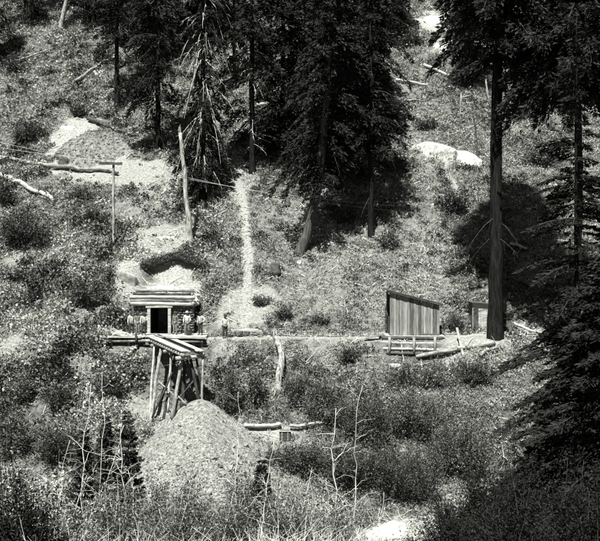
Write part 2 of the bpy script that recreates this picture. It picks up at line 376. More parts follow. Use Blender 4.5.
# ------------------------------------------------------------------ trees
def conifer(label, base, H, R, cs, tr, seed, lean=(0, 0), nb=150, spb=46, spl=.43, dead=0, droop=.55, mat='needle', bark='bark', gap=.38, name='fir_tree', group=None, shape=.7, deadlight=True, rise=.15, dens=3.8, dlen=.8, ddroop=1., dtop=.25, messy=1., wd=.2, kink=(0, 5), bow=(0, 0)):
    global RNG
    RNG = np.random.default_rng(seed)
    base = np.asarray(base, float)-np.array([0, 0, .25])
    root = thing(name, label, 'tree', base, group)
    def axis(t):
        t = np.asarray(t, float)
        return base+np.stack([lean[0]*t*H+bow[0]*np.sin(t*math.pi)*H+kink[0]*(1-np.exp(-t*H/kink[1])), lean[1]*t*H+bow[1]*np.sin(t*math.pi)*H, t*H], -1)
    tt = np.concatenate([[0, .008, .02, .04], np.linspace(.06, 1, 26)])
    rad = tr*np.where(tt < .05, 1.3-6*tt, 1-.93*(tt-.05)/.95); rad = np.maximum(rad, .015)
    P = axis(tt); P[1:, :2] += RNG.normal(size=(len(tt)-1, 2))*tr*.10
    tk = MB(); tk.tube(P, rad, 14, .16)
    # live boughs
    nb = int(nb*1.5); t = cs+(1-cs)*RNG.random(nb)**1.0; az = RNG.random(nb)*2*math.pi
    g = vnoise(az*1.6+seed, t*H/2.2, seed); keep = g > gap
    t = t[keep]; az = az[keep]; n = len(t)
    f = (t-cs)/(1-cs)
    prof = np.where(f < .12, .55+.45*f/.12, 1)*(1-f)**shape
    L = R*np.maximum(prof, .08)*(.32+.85*RNG.random(n))
    o = np.stack([np.cos(az), np.sin(az), np.zeros(n)], -1); side = np.stack([-np.sin(az), np.cos(az), np.zeros(n)], -1)
    s = np.linspace(0, 1, 6)
    A = axis(t)
    up = rise*(.5+f)+.35*messy*(RNG.random(n)-.5); drp = droop*(1+messy*(1.1*RNG.random(n)-.5))
    def bp(sv, idx):
        sv = np.asarray(sv)
        return A[idx]+o[idx]*(L[idx]*sv)[:, None]+np.array([0, 0, 1.])*(L[idx]*(up[idx]*sv-drp[idx]*sv**2*(1.1-.6*f[idx])))[:, None]
    idx = np.repeat(np.arange(n), 6); Pb = bp(np.tile(s, n), idx).reshape(n, 6, 3)
    Rb = (.012+.010*L)[:, None]*(1-.85*s)[None]
    tk.mi = 1; tk.tubes(Pb, Rb, 4)
    k = np.maximum(8, (spb*dens*L/R*1.2)).astype(int); idx = np.repeat(np.arange(n), k); m = len(idx)
    sv = .12+.9*RNG.random(m)**.75; sgn = np.where(RNG.random(m) < .5, -1, 1)
    lat = RNG.random(m)*(.34*L[idx]*(1.08-sv)+.12)
    Pq = bp(sv, idx)+side[idx]*(sgn*lat)[:, None]-np.array([0, 0, 1.])*(.35*lat*droop+messy*.75*RNG.random(m)**2*(.3+.1*R))[:, None]
    D = o[idx]*(.55+.5*RNG.random(m))[:, None]+side[idx]*(sgn*(.3+.7*RNG.random(m)))[:, None]+np.array([0, 0, 1.])*(-.1-(.25+messy)*RNG.random(m)**1.5)[:, None]+runit(m)*.35
    Nn = np.array([0, -.25, .6])+runit(m)*(.6+.5*messy)
    ln = spl*(.55+.8*RNG.random(m)); mb = MB()
    mb.leaves(Pq, D, Nn, ln, ln*(wd+.2*RNG.random(m)), np.clip(.15+.5*sv*RNG.random(m)+.3*RNG.random(m)**3, 0, 1))
    mb.build('crown', M[mat], root, tone=True, smooth=False)
    if dead:
        td = np.clip(rnd(dead, max(.06, cs*.35), cs+dtop), 0, .95); az = RNG.random(dead)*6.283; Ld = R*rnd(dead, .25, dlen)
        o = np.stack([np.cos(az), np.sin(az), np.zeros(dead)], -1); s = np.linspace(0, 1, 6)
        W = np.cumsum(RNG.normal(size=(dead, 6, 3))*.05, 1)*Ld[:, None, None]*.5
        dr = rnd(dead, .2, 1.3)*ddroop
        Pd = axis(td)[:, None]+o[:, None]*(Ld[:, None]*s)[..., None]+W
        Pd[..., 2] -= (Ld*dr)[:, None]*s**1.6
        mb = tk; mb.mi = 2; mb.tubes(Pd, .04*(1-.8*s)[None]*rnd(dead, .6, 1.2)[:, None], 4)
        q = np.repeat(np.arange(dead), 4); st = RNG.integers(2, 5, len(q)); p0 = Pd[q, st]; d = runit(len(q))*.5+o[q]*.4-np.array([0, 0, .5])
        ll = rnd(len(q), .3, 1.)[:, None]
        mb.tubes(np.stack([p0, p0+d*ll*.5, p0+d*ll+np.array([0, 0, -.1])], 1), np.tile(np.array([.016, .012, .004]), (len(q), 1)), 3)
    tk.build('trunk', [M[bark], M['limb'], M['twig' if deadlight else 'limb']], root)
    return root

conifer('tall dark fir at upper left with a clear slim trunk above the pale scree', hit(117, 105), 34, 4.2, .22, .30, 101, dead=14, deadlight=False, nb=150)
conifer('fir whose bare lower trunk stands just right of the pale scree patch', hit(158, 151), 34, 4.4, .13, .30, 102, dead=14, deadlight=False, nb=160)
conifer('fir draped with long bleached hanging dead branches above the leaning snag', hit(203, 200), 36, 3.3, .05, .34, 103, dead=120, dlen=.95, ddroop=2.2, dtop=.8, nb=170, droop=.9)  # skirt of low boughs set over the patch of the fir's own shadow
conifer('slim fir standing far up the slope over the top of the footpath', hit(234, 86), 30, 3.0, .2, .22, 104, dead=18, nb=90)
conifer('fir with bare bleached lower limbs at the top right of the footpath', hit(252, 172), 36, 5.0, .19, .32, 105, dead=34, nb=170)
conifer('big fir with a leaning pale butt and its own black shadow beside it', hit(298, 253), 34, 4.6, .20, .44, 106, lean=(.03, .0), kink=(2.3, 5.2), dead=10, deadlight=False, bark='bark_pale', nb=270, spb=70)
conifer('straight dark fir right of the leaning one at the edge of its shadow', hit(371, 236), 33, 4.2, .26, .27, 107, dead=22, deadlight=False, nb=190, spb=54)
conifer('dense black fir forming the middle of the central dark clump', hit(338, 188), 36, 6.2, .08, .36, 108, nb=250, spb=60, gap=.3)
conifer('dense fir on the left side of the central dark clump', hit(283, 160), 34, 6.0, .06, .34, 109, nb=240, spb=56, gap=.3)
conifer('farthest fir showing between the crowns at the top of the central clump', hit(312, 112), 32, 6.0, .06, .34, 110, nb=220, spb=50, gap=.3)
conifer('fir at the upper right of the central clump with sparse outer boughs', hit(372, 140), 32, 5.0, .1, .32, 120, nb=200, spb=50)
conifer('massive straight pine with a thick black trunk right of the board shed', ray(495, 344, 63.2), 54, 5.6, .41, .56, 111, lean=(.012, 0), dead=14, deadlight=False, nb=560, spb=100, gap=.28, droop=.5, shape=.5, name='pine_tree')  # unseen upper crown made taller to lengthen its shadow upslope
conifer('slimmer pine near the right edge whose crown blackens the upper right corner', at(579, 60), 36, 6.0, .60, .32, 112, nb=460, spb=90, gap=.15, name='pine_tree')
conifer('dark fir upper right behind the thick pine, above the white ledge', hit(470, 92), 30, 3.6, .12, .3, 113, nb=200, spb=50)
conifer('fir on the upper right slope half hidden by the pine crowns', hit(548, 70), 30, 4.2, .1, .3, 114, nb=200, spb=48)
conifer('broad fir high on the slope behind the draped fir', hit(205, 40), 28, 5.2, .04, .3, 131, nb=220, spb=46)
conifer('fir on the top slope over the head of the pale scree', hit(128, 28), 26, 4.4, .04, .3, 132, nb=190, spb=44)
conifer('fir at the top slope left of the rounded boulder', hit(392, 40), 26, 4.6, .04, .3, 133, nb=200, spb=46)
conifer('fir at the far upper left corner of the hillside', hit(26, 20), 28, 5.0, .04, .3, 115, nb=170, spb=44)
conifer('fir at the top of the slope right of the pale dead pole', hit(88, 24), 28, 4.8, .03, .3, 116, nb=170, spb=44)
conifer('fir at the top of the slope between the slim dark trunk and the draped fir', hit(165, 60), 30, 5.4, .06, .3, 117, nb=200, spb=48)
conifer('fir just outside the left edge that throws shade on the upper left slope', hit(-20, 66), 24, 4.8, .08, .3, 118, nb=150, spb=40)
conifer('near fir with a slim trunk and long lacy layered boughs near the right edge', at(576, 44), 29.5, 5.6, .10, .22, 119, nb=400, spb=120, spl=.27, dens=3.2, droop=.38, mat='needle_near', messy=.12, gap=.42, shape=.85, dead=26, rise=.05)
conifer('dark fir at the right edge behind the near layered fir', at(628, 53), 25, 6.0, .05, .25, 123, nb=300, spb=80, gap=.3)
conifer('nearest fir at the lower right corner, dense and almost black', at(606, 37), 14.5, 5.6, .04, .22, 121, nb=300, spb=150, spl=.25, droop=.4, mat='needle_near', messy=.12, gap=.25, rise=.05)
conifer('low bushy fir filling the shade under the near layered fir', at(545, 41), 8.2, 3.6, .02, .15, 122, nb=220, spb=130, spl=.26, droop=.35, mat='needle_near', messy=.12, gap=.25, rise=.1)
SAP = [('slender young fir behind the bare stems left of the waste pile', 128, 45.5, 408, 1.5), ('shorter young fir just left of the slender one by the bare stems', 106, 45.5, 412, 1.3), ('small young fir farthest left among the bare stems', 84, 46, 425, 1.2), ('small dark young fir at the right foot of the waste pile', 262, 46, 455, 1.0)]
for i, (lb, px, Y, tp, R) in enumerate(SAP):
    b = at(px, Y); H = CAMZ-(tp-CY)/FPX*Y-b[2]
    conifer(lb, b, H, R, .03, .07, 140+i, nb=140, spb=50, spl=.2, droop=.1, rise=.5, mat='needle_near', messy=.12, gap=.2, group='young firs in the brush', name='young_fir')
RNG = np.random.default_rng(5)

def snag(label, p0, p1, r0, r1, mat, bend=.06, name='dead_snag', stubs=5, cat='dead tree', pts=None):
    p0 = np.asarray(p0, float); p1 = np.asarray(p1, float)
    root = thing(name, label, cat, p0)
    P = curve3(p0-np.array([0, 0, .3]), p1, 14, bend)
    if pts is not None:
        pts = np.asarray(pts); u = np.linspace(0, len(pts)-1, 14); P = np.stack([np.interp(u, np.arange(len(pts)), pts[:, i]) for i in range(3)], -1); P[1:-1] = (P[:-2]+2*P[1:-1]+P[2:])/4
    R = np.linspace(r0, r1, 14); R[0] *= 1.35; R[1] *= 1.1
    mb = MB(); R = R*(1+.25*(RNG.random(14)-.5)); mb.tube(P, R, 14, .35)
    for _ in range(5):
        q = P[-1]+np.array([random.uniform(-.6, .6)*r1, random.uniform(-.6, .6)*r1, -.1]); mb.tube([q, q+np.array([random.uniform(-.3, .3)*r1, 0, r1*random.uniform(.8, 3)]), q+np.array([random.uniform(-.5, .5)*r1, 0, r1*random.uniform(3, 6)])], [r1*.45, r1*.3, .01], 5)
    for _ in range(4):
        a = random.uniform(0, 6.28); mb.tube([P[1]+np.array([0, 0, .25]), P[1]+np.array([math.cos(a)*r0*1.3, math.sin(a)*r0*1.3, -.1]), P[1]+np.array([math.cos(a)*r0*2.6, math.sin(a)*r0*2.6, -.5])], [r0*.5, r0*.4, r0*.15], 6)
    mb.add([P[-1]+v for v in (np.array([-r1, 0, -.05]), np.array([r1*.6, -r1*.5, -.05]), np.array([r1*.5, r1*.6, -.05]), np.array([-r1*.3, 0, r1*4]))], None, [(0, 1, 3), (1, 2, 3), (2, 0, 3)])
    if stubs:
        for _ in range(stubs):
            q = P[random.randrange(4, 13)]; d = np.array([random.uniform(-1, 1), random.uniform(-1, .4), random.uniform(-.5, .5)]); d /= np.linalg.norm(d)
            mb.tube(curve3(q, q+d*random.uniform(.3, 1.0), 4, .3), [.03, .025, .018, .006], 5)
    mb.build('trunk', M[mat], root)
    return root
b = hit(190, 246); snag('pale leaning broken trunk above the portal', b, ray(180, 133, b[1]+1.0), .30, .15, 'deadwood', stubs=9)
b = hit(277, 390); snag('bent pale dead trunk standing below the trail', b, ray(275, 337, b[1]+2), .26, .19, 'deadwood', stubs=4, pts=[b-np.array([0, 0, .3]), ray(279, 375, b[1]+.3), ray(282, 360, b[1]+.8), ray(281, 348, b[1]+1.4), ray(275, 337, b[1]+2)])
b = hit(60, 30); snag('pale slim dead pole at the top left of the slope', b, ray(69, -12, b[1]), .34, .24, 'deadwood', stubs=2)
b = hit(489, 100); snag('thin bleached dead stem beside the thick pine trunk', b, ray(486, 82, b[1]), .15, .10, 'deadwood', stubs=2)
b = hit(460, 118); snag('thin upright dead stem on the slope left of the pine', b, ray(461, 96, b[1]), .13, .08, 'deadwood', stubs=2)
b = hit(479, 158); snag('thin dark dead stem above the white rock ledge', b, ray(474, 115, b[1]), .13, .06, 'log_dark', stubs=8)
b = hit(452, 185); snag('short forked dead stem hanging below the white ledge', b, ray(448, 168, b[1]), .16, .12, 'deadwood', stubs=3)
b = hit(120, 242); snag('short charred stick leaning beside the pole with a crossarm', b, ray(127, 226, b[1]), .16, .12, 'log_dark', stubs=0)

# stumps
def stump(label, p, r, h, mat='log_dark'):
    p = np.asarray(p, float); root = thing('tree_stump', label, 'stump', p, 'cut stumps on the slope')
    zz = np.array([-.3, 0, .15, .5, 1.])*h; rr = np.array([1.5, 1.35, 1.1, 1, .92])*r
    MB().tube(p+np.stack([.05*zz, 0*zz, zz], -1), rr, 14, .22).build('trunk', M[mat], root)
    c = p+np.array([.05*h, 0, h+.004]); th = np.linspace(0, 6.283, 14, endpoint=False); V = np.concatenate([np.stack([c[0]+r*.8*np.cos(th), c[1]+r*.8*np.sin(th), c[2]+0*th+.01*np.sin(th*3)], -1), [c+np.array([0, 0, .02])]])
    mb = MB(); mb.add(V, None, [(i, (i+1) % 14, 14) for i in range(14)]); mb.build('cut_face', M['timber'], root)
stump('charred stump on the open slope right of the footpath', hit(275, 272), .42, .85)
stump('low stump where the long log crosses the foot of the scree', hit(63, 166), .5, .9, 'log_dark')
stump('small burnt stump left of the footpath', hit(230, 262), .25, .5)
stump('small stump high above the leaning fir', hit(287, 205), .3, .5)

# logs
def log(label, a, b, r0, r1, mat='log', wob=.12, stubs=3, lift=.32, name='fallen_log', follow=True, group='fallen logs'):
    a = np.asarray(a, float); b = np.asarray(b, float); P = curve3(a, b, 14, wob)
    if follow:
        P[:, 2] = np.maximum(P[:, 2], terr(P[:, 0], P[:, 1])+lift*.3)
    P[:, 2] += lift; mb = MB(); mb.tube(P, np.linspace(r0, r1, 14), 10, .15)
    for _ in range(stubs):
        q = P[random.randrange(3, 13)]; d = np.array([random.uniform(-1, 1), random.uniform(-1, 0), random.uniform(0, .9)]); d /= np.linalg.norm(d)
        mb.tube(curve3(q, q+d*random.uniform(.3, .9), 4, .3), [.035, .03, .02, .006], 5)
    return tag(mb.build(name, M[mat], loc=P[0]), label, 'log', group)
log('long grey log lying level across the foot of the scree', hit(-8, 160), hit(118, 177), .24, .16)
log('bleached log sloping down at the left edge', hit(-4, 177), hit(54, 205), .26, .2, 'bleached')
log('slim dark log slanting across the upper left slope', hit(75, 84), hit(116, 60), .2, .12)
log('dark slanting log right of the scree', hit(88, 122), hit(135, 139), .24, .16, 'log_dark')
log('thin grey branch lying on the slope below the upper left shade', hit(16, 64), hit(48, 53), .16, .08)
log('bleached log high on the right slope', hit(424, 68), hit(452, 80), .22, .14, 'bleached')
log('thin bleached log left of the white ledge near the top right', hit(396, 83), hit(428, 88), .2, .14, 'bleached')
log('bleached log behind the thick pine at mid height', hit(510, 248), hit(527, 253), .14, .1, 'bleached')
log('dark log slanting up to the right of the thick pine', hit(506, 96), hit(529, 120), .22, .14, 'log_dark')
log('long dark bowed log lying below the shed toward the pine', hit(416, 361), hit(495, 347), .15, .2, 'log', .05, follow=False)
log('short grey log below the foot of the thick pine', hit(480, 361), hit(498, 353), .14, .12)
log('pale pole lying right of the foot of the thick pine', hit(514, 328), hit(543, 338), .12, .1, 'bleached')
log('grey log right of the pine with one end in the brush', hit(504, 327), hit(519, 341), .22, .2, 'log_dark')
log('pale pole lying in the brush at the far right', hit(578, 330), hit(603, 336), .2, .16, 'bleached')
log('thin dead branch lying left of the trail end', hit(188, 235), hit(206, 240), .14, .06, 'log')
log('bleached log under the dark clump beside the footpath top', hit(257, 108), hit(282, 106), .22, .16, 'bleached')
log('second bleached log lower under the dark clump', hit(270, 120), hit(302, 124), .22, .16, 'bleached')
log('pale log edging the small lower terrace', hit(244, 431), hit(281, 430), .14, .12, 'plank', .05, 0)
log('grey log right of the wooden box on the lower terrace', hit(290, 431), hit(322, 429), .12, .1, 'log', .1)
log('thin grey log at the upper right near the white ledge', hit(404, 104), hit(424, 105), .14, .1, 'log')
def post(label, p0, p1, r, mat='bleached'):
    p0 = np.asarray(p0, float); mb = MB(); mb.tube(curve3(p0-np.array([0, 0, .2]), p1, 8, .05), np.linspace(r, r*.8, 8), 9, .12)
    return tag(mb.build('leaning_post', M[mat], loc=p0), label, 'post')
b = hit(465, 361); post('pale leaning post below the shed beside the bowed log', b, ray(457, 328, b[1]+1.4), .11)

# rocks
def rock(label, px, py, r, flat, seed, mat='rock', rot=0., sink=.3, tilt=.55, group='pale rocks on the slope'):
    p = hit(px, py); mb = MB(); rocky(mb, np.zeros(3), r, seed, 4, flat, rot); V = mb.V[-1]; c_, s_ = math.cos(tilt), math.sin(tilt); mb.V[-1] = np.stack([V[:, 0], V[:, 1]*c_-V[:, 2]*s_, V[:, 1]*s_+V[:, 2]*c_], -1)+p+np.array([0, s_, -c_])*r*flat[2]*sink
    return tag(mb.build('boulder', M[mat], loc=p), label, 'rock', group)
rock('rounded pale boulder at the top right of the slope', 446, 48, 2.0, (1, .9, .75), 3, 'slab')
rock('flat white rock ledge along the top right edge', 436, 20, 2.0, (1.5, 1, .35), 4)
rock('large white rock slab left of the thick pine', 438, 151, 2.6, (1.25, .95, .5), 15, 'slab', rot=-.1, sink=.1)
rock('lower toe of the white rock slab, running down to the right', 464, 159, 2.0, (1.2, .7, .45), 22, 'slab', rot=-.5, sink=.2)
rock('small white rock in the shade right of the leaning fir', 343, 190, .9, (1.2, .7, .5), 7)
rock('small pale rock below the central dark clump', 299, 178, .6, (1, .8, .8), 8)
rock('pale rock at the upper left beside the slanting log', 98, 73, .75, (1.2, .8, .7), 9)
rock('small pale rock between the two bleached logs at upper right', 451, 88, .6, (1.2, .8, .7), 10)
rock('pale rock at the lower right edge by the near fir', 588, 330, .8, (1.2, .9, .7), 11)
rock('pale rock on the lower bank beneath the shed', 395, 366, .5, (1.1, .9, .8), 12, 'rock_mid')
rock('grey rock on the slope above the shed', 352, 270, .35, (1.1, .9, .8), 13)
rock('small pale rock on the slope right of the charred stump', 300, 262, .3, (1.1, .9, .8), 14)
rock('big pale earth-coloured rock left of the cut above the portal', 128, 277, 1.25, (1.1, .9, .8), 15, 'rock_mid')
rock('pale rock above the cut left of the snag base', 168, 238, 1.1, (1.5, .8, .6), 16, 'rock_mid')
rock('white rock half buried at the bottom edge of the gulch', 392, 534, 1.2, (1.6, .9, .4), 17)
rock('white rock near the scree head', 68, 128, .8, (1.3, .9, .5), 18)
rock('pale rock in the middle right slope above the trail', 410, 213, .5, (1.2, .9, .6), 19)

# ------------------------------------------------------------------ shrubs
def shrub(label, base, w, h, mat, seed, leaf=.1, n=2600, lobes=22, cat='bush', name='bush', group='bushes on the bank', stems=9, depth=None, stemmat='limb', open_=0.):
    g = np.random.default_rng(seed); global RNG; RNG = g
    base = np.asarray(base, float); root = thing(name, label, cat, base, group)
    d = depth or w*.8
    ns = int(lobes*2.2); u = runit(ns); u[:, 2] = .25+.75*np.abs(u[:, 2]); rr = .4+.5*g.random(ns)+.4*g.random(ns)**4
    tip = base+u*rr[:, None]*np.array([w*.5, d*.5, h*.98])
    p0 = base+np.stack([(g.random(ns)-.5)*w*.45, (g.random(ns)-.5)*d*.45, np.full(ns, -.1)], -1)
    mid = p0*.5+tip*.5+np.stack([(g.random(ns)-.5)*w*.12, (g.random(ns)-.5)*d*.12, h*.12*g.random(ns)], -1)
    t5 = np.linspace(0, 1, 5)[None, :, None]; PP = p0[:, None]*(1-t5)**2+2*mid[:, None]*t5*(1-t5)+tip[:, None]*t5**2
    mb = MB(); mb.tubes(PP, np.tile(np.linspace(.022, .006, 5)*min(1.4, max(.5, h/2)), (ns, 1)), 5); mb.build('stems', M[stemmat], root); mb = MB()
    idx = g.integers(0, ns, n); m = n; t = (.12+.9*g.random(m)**.8)[:, None]
    Q0 = p0[idx]*(1-t)**2+2*mid[idx]*t*(1-t)+tip[idx]*t**2; sg = min(w, h)*(.025+.07*g.random(ns)**1.5)[idx][:, None]
    off = RNG.normal(size=(m, 3)); P = Q0+off*sg; P[:, 2] = np.maximum(P[:, 2], base[2]-.1)
    tl = g.random(ns); s = leaf*(.55+.9*g.random(m)); D = (P-base); D /= np.linalg.norm(D, axis=1)[:, None]+1e-9
    mb.leaves(P, runit(m)*.8+D*.6, runit(m)+np.array([0, -.3, .6]), s*1.7, s*.8, np.clip(-.1+.5*tl[idx]+.7*g.random(m)**1.5, 0, 1))
    mb.build('foliage', M[mat], root, tone=True, smooth=False)
    return root
# (label, px, py of the foot, width px, height px, leaf kind, leaf size)
SH = [('dark leafy bush right of the trestle legs', 232, 412, 40, 48, 'leaf_dark', .10),
      ('smaller dark bush between the trestle bush and the bent dead trunk', 257, 402, 28, 36, 'leaf_dark', .09),
      ('grey-green feathery bush right of the bent dead trunk', 300, 402, 36, 44, 'leaf_mid', .07),
      ('tall fine-leaved grey bush below the middle of the trail', 328, 420, 46, 58, 'leaf_mid', .07),
      ('round dark bush under the trail left of the log crib', 349, 361, 24, 22, 'leaf_dark', .08),
      ('dark bush below the log crib', 402, 386, 38, 28, 'leaf_dark', .08),
      ('grey bush below the bowed log', 436, 384, 44, 26, 'leaf_mid', .08),
      ('dark bush in the shade below the thick pine', 474, 378, 46, 24, 'leaf_dark', .08),
      ('dark bush at the right end of the shed', 455, 329, 22, 20, 'leaf_dark', .07),
      ('broad dark bush on the left slope under the bleached log', 26, 245, 62, 52, 'leaf_dark', .13),
      ('dark bush at the left edge above the broad one', 6, 205, 30, 30, 'leaf_dark', .12),
      ('broad dark bush left of the portal', 88, 304, 56, 34, 'leaf_dark', .12),
      ('dark bush tucked under the dirt mound by the portal', 112, 322, 24, 26, 'leaf_dark', .1),
      ('dark bush below the deck left of the trestle', 130, 378, 36, 24, 'leaf_mid', .1),
      ('dark bush under the left bank near the trestle foot', 112, 396, 40, 28, 'leaf_dark', .1),
      ('dark bush on the lower left bank', 62, 408, 40, 32, 'leaf_dark', .1),
      ('grey bush at the left edge below the deck level', 20, 400, 44, 34, 'leaf_mid', .1),
      ('round bush on the right slope above the shed', 388, 247, 30, 26, 'leaf_mid', .1),
      ('dark bush on the slope under the leaning fir', 345, 222, 40, 24, 'leaf_dark', .1),
      ('low dark bush beside the pole with a crossarm', 95, 225, 34, 22, 'leaf_dark', .12),
      ('dark bush on the slope below the long log', 80, 200, 30, 22, 'leaf_mid', .12),
      ('dark bush left of the scree', 28, 140, 40, 26, 'leaf_dark', .14),
      ('dark bush above the scree head', 80, 116, 26, 16, 'leaf_dark', .14),
      ('dark bush in the upper left shade', 15, 72, 34, 20, 'leaf_dark', .16),
      ('bush by the upper end of the slanting slim log', 104, 62, 26, 16, 'leaf_dark', .16),
      ('bush on the upper right slope left of the rounded boulder', 412, 45, 30, 18, 'leaf_dark', .17),
      ('bush below the rounded boulder', 468, 68, 26, 18, 'leaf_dark', .16),
      ('pale bush right of the thick pine above its shadow', 522, 118, 34, 24, 'leaf_mid', .15),
      ('pale bush right of the thick pine at mid height', 545, 165, 40, 30, 'leaf_mid', .14),
      ('bush left of the pine above the white slab', 425, 130, 30, 20, 'leaf_mid', .15),
      ('bush left of the white slab', 405, 170, 34, 22, 'leaf_mid', .13),
      ('dark bush below the white slab', 455, 210, 44, 30, 'leaf_dark', .13),
      ('bush at the lower right behind the near fir boughs', 555, 330, 50, 30, 'leaf_dark', .1),
      ('small bush between the footpath and the charred stump', 262, 305, 22, 14, 'leaf_dark', .09),
      ('small bush right of the footpath above the trail', 285, 318, 26, 14, 'leaf_dark', .09),
      ('small bush above the trail midway to the shed', 320, 322, 24, 12, 'leaf_mid', .09),
      ('thicket bush in the gulch right of the tall fine-leaved bush', 368, 440, 62, 64, 'leaf_dark', .075),
      ('thicket bush in the gulch under the board shed', 415, 430, 66, 56, 'leaf_mid', .07),
      ('thicket bush low in the gulch, left part', 350, 480, 66, 60, 'leaf_dark', .075),
      ('thicket bush low in the gulch, middle part', 405, 490, 76, 70, 'leaf_dark', .07),
      ('thicket bush low in the gulch near the black fir', 460, 470, 70, 70, 'leaf_mid', .07),
      ('bush at the foot of the waste pile beside the lower terrace', 272, 478, 50, 42, 'leaf_mid', .075),
      ('bush below the wooden box on the terrace', 300, 470, 50, 40, 'leaf_dark', .075),
      ('bush on the gulch bank left of the waste pile', 60, 460, 60, 52, 'leaf_dark', .09),
      ('bush at the left edge of the gulch bank', 12, 450, 52, 50, 'leaf_mid', .09)]
for i, (lb, px, py, w, h, mt, lf) in enumerate(SH):
    p = hit(px, py); s = p[1]/FPX; W, Hh = w*s*(1.35 if px > 280 and py > 370 else 1.1), h*s
    shrub(lb, p, W, Hh, mt, 300+i, leaf=lf, n=int(min(14000, 420+(5.5 if mt == 'leaf_black' else 2.1)*W*Hh/(lf*lf*.8))), lobes=int(10+W*4))
# bushes on the near side of the gulch: px, distance, top py, width px
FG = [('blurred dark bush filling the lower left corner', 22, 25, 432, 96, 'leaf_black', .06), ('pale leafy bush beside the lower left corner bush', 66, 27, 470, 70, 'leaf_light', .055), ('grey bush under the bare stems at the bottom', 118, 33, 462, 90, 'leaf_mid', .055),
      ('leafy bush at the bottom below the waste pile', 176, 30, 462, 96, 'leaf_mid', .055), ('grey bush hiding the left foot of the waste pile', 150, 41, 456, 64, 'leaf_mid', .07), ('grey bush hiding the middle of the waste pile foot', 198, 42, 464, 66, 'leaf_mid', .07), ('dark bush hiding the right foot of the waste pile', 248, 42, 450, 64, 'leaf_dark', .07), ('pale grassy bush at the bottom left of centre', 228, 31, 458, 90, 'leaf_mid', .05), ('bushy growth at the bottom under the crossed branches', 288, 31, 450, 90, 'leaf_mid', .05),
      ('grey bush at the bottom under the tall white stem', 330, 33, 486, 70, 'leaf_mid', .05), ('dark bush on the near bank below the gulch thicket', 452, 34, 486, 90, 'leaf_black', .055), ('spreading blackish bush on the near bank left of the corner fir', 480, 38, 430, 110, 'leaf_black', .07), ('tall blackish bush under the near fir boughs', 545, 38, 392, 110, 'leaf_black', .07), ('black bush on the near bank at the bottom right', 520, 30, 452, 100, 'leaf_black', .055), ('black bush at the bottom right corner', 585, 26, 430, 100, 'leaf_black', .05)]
for i, (lb, px, Y, tp, w, mt, lf) in enumerate(FG):
    b = at(px, Y); h = CAMZ-(tp-CY)/FPX*Y-b[2]; W = w*Y/FPX
    shrub(lb, b, W, h, mt, 400+i, leaf=lf, n=int(min(22000, 500+3.2*W*h/(lf*lf*.8))), lobes=26, group='bushes on the near bank', stemmat='limb' if mt == 'leaf_black' else 'twig')
RNG = np.random.default_rng(9)

# ------------------------------------------------------------------ bare saplings
def bare_sapling(label, base, top, r, seed, nbr=16, spread=.5, mat='twig'):
    g = random.Random(seed); global RNG; RNG = np.random.default_rng(seed)
    base = np.asarray(base, float); top = np.asarray(top, float); H = np.linalg.norm(top-base)
    root = thing('bare_sapling', label, 'bare sapling', base, 'bleached bare saplings')
    P = curve3(base-np.array([0, 0, .2]), top, 14, .16)
    mb = MB(); mb.tube(P, np.linspace(r, r*.25, 14), 8, .15)
    for i in range(nbr):
        t = g.uniform(.2, .95); q = P[int(t*13)]; a = g.uniform(0, 6.283)
        d = np.array([math.cos(a), .6*math.sin(a), g.uniform(-.1, .9)]); L = H*spread*g.uniform(.25, .7)*(1.1-t*.7)
        e = q+d*L; B = curve3(q, e, 8, .25, -.08*L); rb = r*.42*(1.1-t*.5)
        mb.tube(B, np.linspace(rb, rb*.25, 8), 5)
        for k in range(4):
            q2 = B[g.randrange(2, 8)]; d2 = d*.5+np.array([g.uniform(-1, 1), g.uniform(-.6, .6), g.uniform(-.3, .8)])
            mb.tube(curve3(q2, q2+d2*L*.3, 5, .25), np.linspace(rb*.4, rb*.12, 5), 3)
    mb.build('stem', M[mat], root)
BS = [('tall bleached stem with upswept twigs in the lower left', 88, 36, 541, 91, 385, .030, 16), ('tall bleached stem right of it with long side branches', 124, 34, 545, 124, 425, .030, 16), ('slanting bare stem crossing the two tall stems at lower left', 90, 35, 492, 121, 428, .026, 8), ('forked bare stem above the crossing branches at lower left', 94, 37, 460, 102, 372, .024, 10),
      ('tall wavy white sapling standing right of centre at the bottom', 340, 33, 545, 336, 408, .034, 14), ('thin bare sapling beside the wavy white one', 338, 33.5, 520, 326, 478, .018, 8), ('slim bare stem rising in front of the waste pile', 241, 38, 545, 238, 392, .024, 16),
      ('crooked bare branch stem at the bottom centre', 252, 31, 545, 274, 440, .024, 10), ('bare arching stem at bottom centre right', 276, 32, 545, 302, 480, .022, 10), ('bare twiggy stem low at bottom left centre', 160, 31, 545, 172, 478, .02, 14), ('bare twiggy stem below the waste pile', 205, 31, 545, 196, 486, .02, 14), ('leaning bare stem low in the bottom left corner', 40, 31, 545, 70, 440, .02, 12), ('bare stem low between the left stems and the waste pile', 140, 33, 545, 128, 470, .02, 14), ('bare stem at the bottom just left of the wavy white sapling', 318, 31, 545, 312, 470, .018, 12), ('bare forked stem at the bottom right of the wavy white sapling', 372, 32, 545, 384, 492, .018, 10), ('thin pale stem standing in the gulch thicket', 364, 46, 450, 363, 385, .03, 6)]
for i, (lb, px, Y, py, tx, ty, r, nb) in enumerate(BS):
    b = at(px, Y); 
    bare_sapling(lb, b, ray(tx, ty, Y), r*1.25, 500+i, nb+6, .42)
RNG = np.random.default_rng(10)

